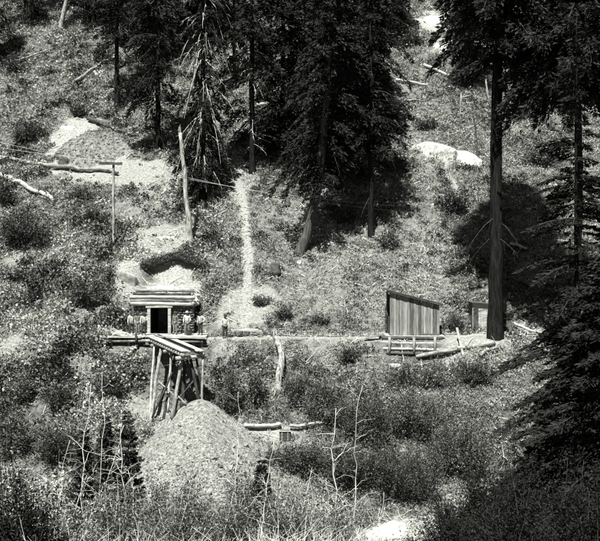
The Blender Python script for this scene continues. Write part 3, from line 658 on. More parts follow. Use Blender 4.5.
def weeds():
    n = 3200; y = 24+22*RNG.random(n); x = (RNG.random(n)*1.32-1)*.36*y; k = vnoise(x*.7, y*.7, 71) > .3; x, y = x[k], y[k]; n = len(x)
    z = terr(x, y); H = .7+1.5*RNG.random(n)**1.5; ln = RNG.normal(size=(n, 2))*.35; t = np.linspace(0, 1, 5)[None]
    P = np.stack([x[:, None]+ln[:, :1]*H[:, None]*t**1.6, y[:, None]+ln[:, 1:]*H[:, None]*t**1.6, z[:, None]+H[:, None]*t*(1-.15*t)], -1)
    mb = MB(); mb.tubes(P, np.tile(np.linspace(.011, .004, 5), (n, 1))*rnd(n, .6, 1.3)[:, None], 4)
    q = np.repeat(np.arange(n), 3); p0 = P[q, RNG.integers(1, 4, len(q))]; d = RNG.normal(size=(len(q), 3))*np.array([.8, .6, .3])+np.array([0, 0, .55]); l = (H[q]*rnd(len(q), .12, .4))[:, None]
    mb.tubes(np.stack([p0, p0+d*l*.55, p0+d*l+np.array([0, 0, .03])], 1), np.tile(np.array([.007, .006, .003]), (len(q), 1)), 3)
    tag(mb.build('dead_weed_stalks', M['twig']), 'tangle of thin bleached weed stalks along the near bank', 'weeds', kind='stuff')
weeds()
# ------------------------------------------------------------------ waste rock pile
def pile():
    c = np.array([-6.95, 57.2, -3.75]); root = thing('rubble_pile', 'pale cone of broken waste rock spilling below the trestle', 'rubble pile', c)
    nr, na = 70, 160; r = np.linspace(0, 1, nr)[:, None]**1.1*14; th = np.linspace(0, 6.283185, na, endpoint=False)[None]
    X = c[0]+r*np.cos(th); Y = c[1]+r*np.sin(th)
    sl = .60+.2*np.cos(th)**2-.17*np.clip(np.cos(th), 0, 1)+.08*np.cos(th*3+1)+.03*np.cos(th*11)+.05*np.cos(th*7)+np.where(np.sin(th) > 0, .5*np.sin(th), 0)
    Z = c[2]-(np.sqrt(r*r+.35)-.59)*sl+.55*(fbm(3*np.cos(th)+7+0*r, 3*np.sin(th)+.15*r, 91)-.5)*sm(.3, 5, r)+.16*(fbm(X/.5, Y/.5, 93)-.5)+.06*(fbm(X/.35, Y/.35, 92, 2)-.5)
    V = np.stack([X, Y, Z+0*r], -1).reshape(-1, 3)
    i = (np.arange(nr-1)*na)[:, None]; j = np.arange(na)[None]; j2 = (j+1) % na
    mb = MB(); mb.add(V, np.stack([i+j, i+na+j, i+na+j2, i+j2], -1).reshape(-1, 4)); mb.build('slope', M['pile'], root)
    n = 46000; rr = 13*np.sqrt(RNG.random(n)); t = rnd(n, math.pi*.95, math.pi*2.05)
    x = c[0]+rr*np.cos(t); y = c[1]+rr*np.sin(t); s = .60+.2*np.cos(t)**2-.17*np.clip(np.cos(t), 0, 1)+.08*np.cos(t*3+1)+.03*np.cos(t*11)+.05*np.cos(t*7)
    z = c[2]-(np.sqrt(rr*rr+.35)-.59)*s+.55*(fbm(3*np.cos(t)+7, 3*np.sin(t)+.15*rr, 91)-.5)*sm(.3, 5, rr)+.16*(fbm(x/.5, y/.5, 93)-.5)+.06*(fbm(x/.35, y/.35, 92, 2)-.5)
    k = z > terr(x, y)-.1; x, y, z, rr = x[k], y[k], z[k], rr[k]
    R = (.012+.05*RNG.random(len(x))**2.2)*(.55+.10*rr); bg_ = RNG.random(len(x)) < .002+.002*rr; R[bg_] = rnd(int(bg_.sum()), .09, .10+.02*rr[bg_])
    mb = MB(); tiny_rocks(mb, np.stack([x, y, z+.3*R], -1), R); o = mb.build('broken_rock', M['chips'], root, smooth=False); o['kind'] = 'stuff'
M['chips'] = gmat('rock_chips', .06, .46, 4, bump=.4)
M['sod'] = gmat('sod', .03, .22, 7, bump=1., detail=9)
M['pile'] = gmat('crushed_rock', .08, .40, 5, bump=1.0, detail=10)
pile()

# ------------------------------------------------------------------ mine portal
def portal():
    y0 = 65.6; root = thing('mine_portal', 'timbered mine tunnel mouth with stacked logs over a black opening', 'mine entrance', (PX0, y0, .1))
    hw, hh, fw = .70, 2.25, .24
    def part(name, mb, mat, smooth=False): return mb.build(name, M[mat], root, smooth=smooth)
    for s in (-1, 1): part('door_post', MB().beam((PX0+s*(hw+fw/2), y0, 0), (PX0+s*(hw+fw/2), y0, hh), fw, .26), 'plank')
    part('lintel', MB().beam((PX0-hw-fw-.12, y0-.02, hh+.11), (PX0+hw+fw+.12, y0-.02, hh+.11), .3, .22), 'plank')
    # lined tunnel
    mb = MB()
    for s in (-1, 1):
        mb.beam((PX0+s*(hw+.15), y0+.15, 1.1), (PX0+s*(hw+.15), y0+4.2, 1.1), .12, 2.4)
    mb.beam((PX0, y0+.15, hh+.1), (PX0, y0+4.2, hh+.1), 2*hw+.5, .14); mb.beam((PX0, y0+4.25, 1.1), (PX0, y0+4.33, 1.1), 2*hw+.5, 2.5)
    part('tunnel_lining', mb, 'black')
    # dry stone cheeks
    for s, x0, x1 in ((-1, PX0-2.1, PX0-hw-fw-.02), (1, PX0+hw+fw+.02, PX0+2.7)):
        mb = MB(); z = .1; row = 0
        mb.beam(((x0+x1)/2, y0+.42, 0), ((x0+x1)/2, y0+.42, 2.45), abs(x1-x0), .3, (0, 1, 0))
        while z < 2.35:
            hgt = random.uniform(.16, .26); x = x0+random.uniform(0, .15)
            while x < x1:
                w = random.uniform(.2, .42); rocky(mb, (min(x+w/2, x1-.1), y0+.16+random.uniform(-.05, .05), z+hgt/2), 1, random.randrange(9999), 1, (w*.62, .22, hgt*.62)); x += w
            z += hgt
        part('stone_wall', mb, 'rock_dark')
    # logs stacked over the lintel
    zz = 2.55
    for i, (r, xa, xb, dy, mt) in enumerate([(.16, -2.25, 2.75, -.10, 'plank'), (.15, -2.3, 2.7, 0, 'log'), (.15, -2.35, 2.85, -.05, 'plank'), (.13, -2.1, 2.5, .12, 'log_dark'), (.14, -1.9, 2.75, .2, 'log')]):
        P = curve3((PX0+xa, y0+dy, zz+random.uniform(-.02, .04)), (PX0+xb, y0+dy, zz+random.uniform(-.06, .02)), 10, .03)
        part('roof_log', MB().tube(P, np.linspace(r, r*.85, 10), 10, .08), mt, True); zz += r*1.75
    # cover over the tunnel
    mb = MB()
    for k in range(13): mb.tube(curve3((PX0-2.0, y0+.75+k*.28, 2.62), (PX0+2.2, y0+.75+k*.28, 2.66), 5, .03), .15, 8, .08)
    part('roof_lagging', mb, 'log', True)
portal()
def spoil():
    c = hit(94, 150); nr, na = 40, 90; th = np.linspace(0, 6.283185, na, endpoint=False)[None]; r = np.linspace(0, 1, nr)[:, None]*4.6*(1+.5*(fbm(np.cos(th)*1.5+5, np.sin(th)*1.5, 77)-.5)*2*.6)
    X = c[0]+r*np.cos(th)*1.05; Y = c[1]+r*np.sin(th); Z = terr(X, Y)+1.4*np.clip(1-r/3.9, -.25, 1)+.35*(fbm(X/1.3, Y/1.3, 191)-.5)
    i = (np.arange(nr-1)*na)[:, None]; j = np.arange(na)[None]; j2 = (j+1) % na
    mb = MB(); mb.add(np.stack([X, Y, Z+0*r], -1).reshape(-1, 3), np.stack([i+j, i+na+j, i+na+j2, i+j2], -1).reshape(-1, 4))
    n = 2600; rr = 4.2*np.sqrt(RNG.random(n)); t = RNG.random(n)*6.283; x = c[0]+rr*np.cos(t); y = c[1]+rr*np.sin(t); R = .03+.16*RNG.random(n)**4
    tiny_rocks(mb, np.stack([x, y, terr(x, y)+1.4*np.clip(1-rr/3.9, -.25, 1)+.35*(fbm(x/1.3, y/1.3, 191)-.5)+.2*R], -1), R)
    tag(mb.build('spoil_heap', M['spoil'], loc=c, smooth=False), 'grey cone of dug earth in front of the pale scar at upper left', 'spoil heap')
M['spoil'] = gmat('grey_spoil', .07, .30, 2.5, bump=.6, detail=10)
spoil()
def rubble_cap():
    mb = MB(); c = np.array([PX0+.3, 68.2, 2.5]); n = 900
    u = runit(n); u[:, 2] = np.abs(u[:, 2]); P = c+u*np.array([2.5, 2.4, 1.35])
    tiny_rocks(mb, P, .08+.26*RNG.random(n)**2.5)
    nr, na = 20, 48; r = np.linspace(0, 1, nr)[:, None]; th = np.linspace(0, 6.283185, na, endpoint=False)[None]
    X = c[0]+2.5*r*np.cos(th); Y = c[1]+2.4*r*np.sin(th); Z = c[2]+1.35*np.sqrt(np.clip(1-r**2, 0, 1))+.3*(fbm(X/.6, Y/.6, 41)-.5)
    i = (np.arange(nr-1)*na)[:, None]; j = np.arange(na)[None]; j2 = (j+1) % na
    mb.add(np.stack([X, Y, Z], -1).reshape(-1, 3), np.stack([i+j, i+na+j, i+na+j2, i+j2], -1).reshape(-1, 4))
    tag(mb.build('rubble_heap', M['rock'], loc=c, smooth=False), 'pale broken rubble heaped on top of the portal logs', 'rubble')
rubble_cap()
def overhang():
    global RNG
    # sod lip over the cut: a curled sheet with thickness hanging over the scarp
    mb = MB(); n = 40; xs = np.linspace(-14.0, -8.4, n); rows = []
    for i, x in enumerate(xs):
        u = (x+11.2)/2.8; yb = 73.7-1.1*u*u*1.3+.4*(float(fbm(x/1.1, 3, 5))-.5); zb = float(terr(x, yb+.9)); k = 1-.55*u*u
        fr = yb-.5*k-1.1*(float(fbm(x/.55, 9, 6, 3))-.42); zt = zb-.05+.3*(float(fbm(x/.7, 4, 8))-.5)
        rows.append([(x, yb+1.2, float(terr(x, yb+1.2))-.2), (x, yb+.6, zb+.08), (x, yb-.3, zt+.1), (x, fr, zt-.10), (x, fr+.1, zt-.18-.3*float(fbm(x/.3, 2, 7))), (x, yb+.1, zt-.4), (x, yb+1.0, zt-.6)])
    V = np.array(rows).reshape(-1, 3); m = 7
    i = (np.arange(n-1)*m)[:, None]; j = np.arange(m-1)[None]
    mb.add(V, np.stack([i+j, i+j+1, i+m+j+1, i+m+j], -1).reshape(-1, 4))
    n2 = 5200; ii = RNG.integers(2, n-2, n2); f = RNG.random(n2)[:, None]; A = np.array(rows)[ii, 2]*(1-f)+np.array(rows)[ii, 3]*f; A = A+RNG.normal(size=(n2, 3))*np.array([.12, .1, .05])
    mb.mi = 1; dd = runit(n2)*.8+np.array([0, -.5, .35]); mb.leaves(A, dd, runit(n2), .1+.2*RNG.random(n2), .05+.05*RNG.random(n2), RNG.random(n2)*.6)
    mb.tone = 1
    tag(mb.build('overhanging_bank', [M['sod'], M['cover']], loc=(-11.3, 73, 5), tone=True, smooth=False), 'dark overhanging lip of sod above the cut', 'bank', kind='structure')
overhang()

# ------------------------------------------------------------------ deck and trestle
DZ = .22
def deck():
    root = thing('plank_deck', 'weathered plank deck in front of the tunnel mouth', 'deck', (-11.2, 63.4, DZ))
    Y0 = 61.7
    for nm, xa, xb in (('deck_planks', -14.9, -11.75), ('deck_planks', -10.1, -7.3)):
        mb = MB(); y = Y0+.1; k = 0
        while y < 65.3:
            w = random.uniform(.22, .3); j = random.uniform(-.22, .22)
            mb.beam((xa+j*(xa < -12), y+w/2, DZ-.03+random.uniform(-.008, .008)), (xb+random.uniform(0, .2)*(xb > -9), y+w/2, DZ-.03), w-.02, .055); y += w; k += 1
        mb.build(nm, M['plank'], root, smooth=False)
    mb = MB(); y = Y0+.5
    while y < 65.3: mb.beam((-11.72, y, DZ-.03), (-10.13, y, DZ-.03), .25, .055); y += .27
    mb.build('deck_planks', M['log'], root, smooth=False)
    for (xa, xb, y, z, r, mt) in [(-15.0, -7.5, Y0+.1, DZ-.26, .12, 'timber'), (-14.6, -7.2, Y0+1.5, DZ-.2, .13, 'timber'), (-14.4, -7.3, Y0+3.1, DZ-.2, .12, 'timber')]:
        MB().tube(curve3((xa, y, z), (xb, y, z-.08), 8, .02), r, 9, .08).build('stringer', M[mt], root)
    MB().beam((-14.7, Y0-.02, DZ+.03), (-11.9, Y0-.02, DZ+.0), .16, .14).build('edge_beam', M['plank'], root, smooth=False)
    MB().beam((-10.0, Y0-.02, DZ+.0), (-7.0, Y0-.02, DZ-.06), .16, .14).build('edge_beam', M['plank'], root, smooth=False)
    for x in (-14.2, -12.9, -8.0, -7.4): MB().tube([(x, Y0+.35, DZ-.3), (x, Y0+.35, float(terr(x, Y0+.35))-.3)], .1, 8).build('post', M['timber'], root)
    MB().tube([(-12.25, Y0-.18, DZ+.25), (-12.2, Y0-.18, DZ-.55)], .09, 8).build('post', M['timber_dark'], root)
deck()
def loose():
    for i, (a, b, mt, lb) in enumerate([((102, 328.5, 63.6), (126, 334, 63.0), 'plank', 'two pale planks piled at the left end of the deck'), ((230, 330, 64.2), (262, 331, 64.1), 'plank', 'long pale timber lying beside the trail at the footpath foot')]):
        p = ray(*a); q = ray(*b); mb = MB(); mb.beam(p, q, .3, .1)
        if i == 0: mb.beam(p+np.array([.3, -.3, -.16]), q+np.array([.2, -.25, -.14]), .28, .12); mb.beam(p+np.array([.9, .3, -.15]), q+np.array([.5, .2, -.12]), .25, .12)
        else: mb.beam(p+np.array([.5, .2, .1]), q+np.array([-.3, .2, .09]), .2, .1)
        tag(mb.build('loose_planks', M[mt], loc=p, smooth=False), lb, 'planks')
loose()
RA = np.array([-10.95, 62.9, DZ-.02]); RB = np.array([-7.55, 57.5, -.42])
def trestle():
    root = thing('trestle', 'spindly log trestle carrying a plank ramp out over the rock pile', 'trestle', (-9.2, 59.5, -4))
    d = RB-RA; dn = d/np.linalg.norm(d); sd = np.cross(dn, (0, 0, 1)); sd /= np.linalg.norm(sd)
    def P(t, s, z=0): return RA+d*t+sd*s+np.array([0, 0, z])
    # sd points to camera left/right
    for s0, s1 in ((-.82, -.22), (.22, .82)):
        mb = MB(); w = .19; s = s0
        while s < s1-.05: mb.beam(P(-.03, s+w/2, .03+random.uniform(0, .015)), P(1.04+random.uniform(-.03, .03), s+w/2, .03), w-.015, .06); s += w+.012
        mb.build('ramp_planks', M['plank'], root, smooth=False)
    mb = MB()
    for k in range(16): mb.beam(P(.02+k*.064, -.9, -.05), P(.02+k*.064, .9, -.05), .14, .08)
    mb.build('cross_ties', M['timber_dark'], root, smooth=False)
    for s in (-.2, .2): MB().beam(P(-.04, s, .085), P(1.0, s, .085), .05, .06).build('rail', M['iron'], root, smooth=False)
    for s in (-.75, .75): MB().tube([P(-.05, s, -.22), P(.5, s, -.22), P(1.05, s, -.22)], .13, 9, .06).build('stringer', M['timber'], root)
    for t, ov in ((.98, 1.15), (.58, 1.0), (.2, 1.0)): MB().tube([P(t, -ov, -.46), P(t, 0, -.45), P(t, ov, -.47)], .13, 9, .08).build('cap_log', M['plank' if t > .9 else 'timber'], root)
    # legs: top (px,py,Y), foot (px,py) on the ground
    def foot(px, py, Y):
        p = ray(px, py, Y); p[2] = min(p[2], float(terr(p[0], p[1]))-.1) if False else p[2]; return p
    legs = [((182, 356, 57.7), (173, 412, 56.6), .125, 'timber'), ((190, 357, 57.9), (200, 410, 57.4), .115, 'timber_dark'), ((196, 357, 58.2), (205, 408, 57.8), .09, 'timber_dark'), ((203, 357, 57.8), (201.5, 410, 57.2), .085, 'timber'),
            ((171, 352, 59.4), (168, 406, 58.2), .09, 'peeled'), ((161, 349, 60.4), (151, 420, 57.6), .12, 'timber'), ((154, 346, 61.4), (150, 418, 58.0), .08, 'peeled'), ((185, 356, 59.6), (182, 404, 58.6), .13, 'timber_dark'), ((176, 352, 60.0), (164, 415, 57.8), .09, 'timber_dark')]
    for tp, ft, r, mt in legs:
        a = ray(*tp); b = ray(*ft); b = b+(b-a)*.12
        MB().tube(curve3(a, b, 8, .03), np.linspace(r*.9, r*1.1, 8), 10, .08).build('leg', M[mt], root)
    for tp, ft, r, mt in [((158, 381, 58.6), (186, 405, 57.2), .055, 'timber'), ((194, 380, 57.9), (178, 400, 57.2), .06, 'timber_dark'), ((172, 372, 58.3), (152, 418, 57.3), .07, 'timber_dark'), ((178, 396, 57.1), (186, 404, 57.0), .06, 'timber'), ((164, 366, 59.6), (196, 360, 58.2), .05, 'timber_dark')]:
        MB().tube(curve3(ray(*tp), ray(*ft), 5, .03), r, 8, .05).build('brace', M[mt], root)
trestle()

# ------------------------------------------------------------------ board shed
def shed():
    y0, y1 = 63.5, 66.2; x0 = 90/FPX*y0; x1 = 139.5/FPX*y0; zb = .26; zl, zr = 3.58, 2.62
    root = thing('board_shed', 'small shed of vertical boards with a single roof sloping down to the right', 'shed', (x0, y0, zb))
    def top(x): return zl+(zr-zl)*(x-x0)/(x1-x0)
    def boards(y, a, b, out, mat, nm):
        mb = MB(); x = a
        while x < b-.03:
            mb.mi = random.choice((0, 0, 1, 2))
            w = min(random.uniform(.14, .29), b-x); o = out*random.uniform(0, .035); h = top(x+w/2)
            gp = random.choice((.004, .008, .018)); V = [(x+gp, y+o, zb-random.uniform(0, .06)), (x+w-gp, y+o, zb-random.uniform(0, .06)), (x+w-gp*random.random(), y+o, top(x+w)), (x+gp*random.random(), y+o, top(x))]
            V = V+[(p[0], y+o-out*.025, p[2]) for p in V]
            mb.add(V, [(0, 1, 2, 3), (7, 6, 5, 4), (0, 4, 5, 1), (1, 5, 6, 2), (2, 6, 7, 3), (3, 7, 4, 0)]); x += w
        mb.build(nm, [M[mat], M['board_b'], M['board_c']], root, smooth=False)
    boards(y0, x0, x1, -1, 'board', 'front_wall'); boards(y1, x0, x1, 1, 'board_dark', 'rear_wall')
    mb = MB(); y = y0+.05
    while y < y1-.03: w = random.uniform(.18, .26); mb.beam((x1-.02, y+w/2, zb), (x1-.02, y+w/2, zr), .025, w-.01, (0, 1, 0)); y += w
    mb.build('side_wall', M['board'], root, smooth=False)
    # open left end: low boarding below with shade put into its colour, dark doorway above
    mb = MB(); y = y0+.05
    while y < y1-.03: w = .22; mb.beam((x0+.02, y+w/2, zb), (x0+.02, y+w/2, zb+1.35), .025, w-.01, (0, 1, 0)); y += w
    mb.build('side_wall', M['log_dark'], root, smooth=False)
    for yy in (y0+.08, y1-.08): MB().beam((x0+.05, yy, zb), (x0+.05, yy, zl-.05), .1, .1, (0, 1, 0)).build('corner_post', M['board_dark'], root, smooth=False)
    MB().beam((x0-.12, y1-.5, zb+.1), (x0-.1, y1-.5, 2.3), .04, .5, (0, 1, 0)).build('open_door', M['log_dark'], root, smooth=False)  # door panel coloured near-black to keep the shaded end dark
    ov = .28; sl = (zr-zl)/(x1-x0); mb = MB()
    n = 7
    for k in range(n):
        ya = y0-ov+(y1-y0+2*ov)*k/n; yb = y0-ov+(y1-y0+2*ov)*(k+1)/n
        ov = .28+random.uniform(-.1, .14); mb.beam((x0-ov, (ya+yb)/2, top(x0)-sl*ov+.07+random.uniform(-.01, .03)), (x1+ov, (ya+yb)/2, top(x1)+sl*ov+.07+random.uniform(-.02, .03)), yb-ya-.006, .05)
    mb.build('roof', M['board_dark'], root, smooth=False); ov = .26
    MB().beam((x0-ov+.02, y0-ov+.03, top(x0)-sl*ov-.02), (x1+ov-.02, y0-ov+.03, top(x1)+sl*ov-.02), .04, .1).build('fascia', M['log_dark'], root, smooth=False)
    MB().beam((x0+2.3, y0-.06, zb+.05), (x1, y0-.06, zb+.02), .05, .1).build('skirt_board', M['board_dark'], root, smooth=False)
shed()
def crib():
    root = thing('log_crib', 'low crib of horizontal logs and posts holding up the board shed', 'log crib', (7.8, 62.9, -.8))
    def lg(a, b, r, mt): MB().tube(curve3(ray(*a), ray(*b), 8, .02), r, 9, .08).build('log', M[mt], root)
    lg((379, 338, 62.95), (442, 338.5, 62.95), .15, 'log_dark'); lg((380, 342.5, 62.75), (443, 343.5, 62.75), .10, 'plank'); lg((383, 348.5, 62.45), (444, 350, 62.45), .11, 'plank'); lg((386, 353, 62.3), (440, 354.5, 62.3), .10, 'log_dark'); lg((386, 346, 62.7), (441, 347, 62.7), .1, 'log_dark')
    for px in (389.5, 414, 435): MB().tube([ray(px, 337, 62.45), ray(px, 354, 62.25)], .1, 9, .06).build('post', M['timber'], root)
    mb = MB(); mb.beam((6.6, 63.9, .14), (11.1, 63.9, .14), 1.9, .12); mb.beam((6.6, 65.4, .16), (11.1, 65.4, .16), 1.2, .12); mb.build('floor_planks', M['plank'], root, smooth=False)
    p = ray(357, 341, 62.6); q = ray(381, 335, 62.9); mb = MB(); mb.beam(p, q, .3, .1); tag(mb.build('loose_plank', M['log'], loc=p, smooth=False), 'grey plank leaning on the left end of the log crib', 'plank')
crib()
def privy():
    y0 = 66.4; x0 = 172.5/FPX*y0; zb = float(terr(x0+.7, y0))+.0; root = thing('plank_privy', 'narrow upright board hut half hidden behind the thick pine trunk', 'hut', (x0, y0, zb))
    w, d, h = 1.7, 1.5, 2.35; zb -= .1
    mb = MB(); x = x0; k = 0
    while x < x0+w-.02: mb.beam((x+.11, y0, zb), (x+.11, y0, zb+h-(x-x0)*.1), .21, .03, (0, 1, 0)); x += .22; k += 1
    mb.build('front_wall', M['plank'], root, smooth=False)
    for xx in (x0, x0+w):
        mb = MB(); y = y0+.05
        while y < y0+d: mb.beam((xx, y+.1, zb), (xx, y+.1, zb+h-(xx-x0)*.1), .03, .2, (0, 1, 0)); y += .21
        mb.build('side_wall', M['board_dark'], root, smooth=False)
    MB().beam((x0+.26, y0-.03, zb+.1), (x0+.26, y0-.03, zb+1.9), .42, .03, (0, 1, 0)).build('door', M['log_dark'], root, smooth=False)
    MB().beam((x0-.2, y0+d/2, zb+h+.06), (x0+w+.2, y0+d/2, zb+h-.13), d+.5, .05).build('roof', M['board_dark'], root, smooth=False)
privy()
def box():
    p = hit(285, 440)+np.array([0, -.1, 0]); root = thing('wooden_box', 'small dark open wooden box standing on the lower terrace', 'box', p); w, d, h = .72, .6, .6
    x, y, z = p
    MB().beam((x-w/2, y, z+h/2), (x+w/2, y, z+h/2), .04, h).build('front_side', M['log_dark'], root, smooth=False); MB().beam((x-w/2, y+d, z+h/2), (x+w/2, y+d, z+h/2), .04, h).build('rear_side', M['log_dark'], root, smooth=False)
    for s in (-1, 1): MB().beam((x+s*w/2, y+.03, z+h/2), (x+s*w/2, y+d-.03, z+h/2), .04, h).build('end', M['log_dark'], root, smooth=False)
    MB().beam((x-w/2-.06, y-.03, z+h+.03), (x+w/2+.06, y-.03, z+h+.03), .1, .06).build('rim', M['plank'], root, smooth=False)
    MB().beam((x, y+.03, z+.02), (x, y+d-.03, z+.02), w-.06, .04).build('bottom', M['log_dark'], root, smooth=False)
    for s in (-.2, .2): MB().beam((x+s, y-.035, z), (x+s, y-.035, z+h), .08, .03, (0, 1, 0)).build('batten', M['log'], root, smooth=False)
box()
def bucket():
    p = np.array([-8.55, 63.4, DZ]); root = thing('iron_bucket', 'dark iron ore bucket on the deck between the men right of the portal', 'bucket', p)
    zz = np.array([0, .02, .2, .42, .46]); rr = np.array([.2, .22, .26, .24, .25])
    th = np.linspace(0, 6.283, 20, endpoint=False); mb = MB()
    prof = [(0, .02), (.2, .0), (.23, .1), (.26, .25), (.24, .44), (.25, .46), (.22, .45), (.22, .08), (0, .07)]
    V = np.array([(p[0]+r*math.cos(t), p[1]+r*math.sin(t), p[2]+z) for r, z in prof for t in th]); m = 20; i = (np.arange(len(prof)-1)*m)[:, None]; j = np.arange(m)[None]; j2 = (j+1) % m
    mb.add(V, np.stack([i+j, i+j2, i+m+j2, i+m+j], -1).reshape(-1, 4)); mb.build('bucket_body', M['iron'], root)
    t = np.linspace(0, math.pi, 12); MB().tube(np.stack([p[0]+.24*np.cos(t), p[1]+0*t, p[2]+.42+.22*np.sin(t)], -1), .012, 6).build('handle', M['iron'], root)
bucket()

# ------------------------------------------------------------------ pole with crossarm, wires
def pole():
    b = hit(113, 244); Y = b[1]; tp = ray(113.5, 161, Y); root = thing('utility_pole', 'slim grey pole with a single wooden crossarm left of the snag', 'pole', b)
    MB().tube(curve3(b-np.array([0, 0, .5]), tp, 10, .02), np.linspace(.15, .11, 10), 10, .06).build('pole', M['deadwood'], root)
    l = ray(100, 163.5, Y); r = ray(122.5, 164, Y); MB().beam(l+np.array([0, -.16, 0]), r+np.array([0, -.16, 0]), .16, .24).build('crossarm', M['log_dark'], root, smooth=False)
    ins = []
    for px in (101.5, 121):
        c = ray(px, 163.7, Y)+np.array([0, -.16, .07]); mb = MB(); mb.tube([c, c+np.array([0, 0, .08]), c+np.array([0, 0, .12]), c+np.array([0, 0, .18])], [.02, .02, .05, .035], 8); mb.build('insulator', M['porcelain'], root); ins.append(c+np.array([0, 0, .15]))
    L = [ray(-30, 134, Y-2), ray(-30, 142, Y-2)]; R = [ray(430, 208, Y+4), ray(430, 214, Y+4)]
    for k, lb in ((0, 'thin wire strung along the hillside from the left insulator'), (1, 'thin wire strung along the hillside from the right insulator')):
        mb = MB(); mb.tube(curve3(L[k], ins[k], 12, 0, .25), .011, 4); mb.tube(curve3(ins[k], R[k], 24, 0, .7), .011, 4)
        tag(mb.build('overhead_wire', M['twig'], loc=ins[k]), lb, 'wire', 'overhead wires')
pole()

# ------------------------------------------------------------------ people
def skin_mesh(name, J, E, mat, parent, root_i=0, sub=2, smooth=True):
    me = bpy.data.meshes.new(name); names = list(J)
    me.from_pydata([J[k][0] for k in names], [(names.index(a), names.index(b)) for a, b in E], [])
    o = bpy.data.objects.new(name+'_tmp', me); C.objects.link(o)
    md = o.modifiers.new('s', 'SKIN'); md.use_smooth_shade = True; sv = me.skin_vertices[0].data
    for i, k in enumerate(names): r = J[k][1]; sv[i].radius = r if isinstance(r, tuple) else (r, r); sv[i].use_root = (i == root_i)
    ms = o.modifiers.new('u', 'SUBSURF'); ms.levels = sub; ms.render_levels = sub
    bpy.context.view_layer.update(); dg = bpy.context.evaluated_depsgraph_get()
    m2 = bpy.data.meshes.new_from_object(o.evaluated_get(dg)); bpy.data.objects.remove(o)
    m2.name = name; m2.materials.clear(); m2.materials.append(mat)
    for p in m2.polygons: p.use_smooth = True
    q = bpy.data.objects.new(name, m2); C.objects.link(q); q.parent = parent
    return q
def lathe(name, prof, c, mat, parent, m=18, sx=1., sy=1.):
    mb = MB(); th = np.linspace(0, 6.283185, m, endpoint=False)
    V = np.array([(c[0]+sx*r*math.cos(t), c[1]+sy*r*math.sin(t), c[2]+z) for r, z in prof for t in th]); i = (np.arange(len(prof)-1)*m)[:, None]; j = np.arange(m)[None]; j2 = (j+1) % m
    mb.add(V, np.stack([i+j, i+j2, i+m+j2, i+m+j], -1).reshape(-1, 4)); w = list(parent['_w']); parent['_w'] = [0.0, 0.0, 0.0]; o = mb.build(name, M[mat], parent); parent['_w'] = w; del o['_w']
    return o
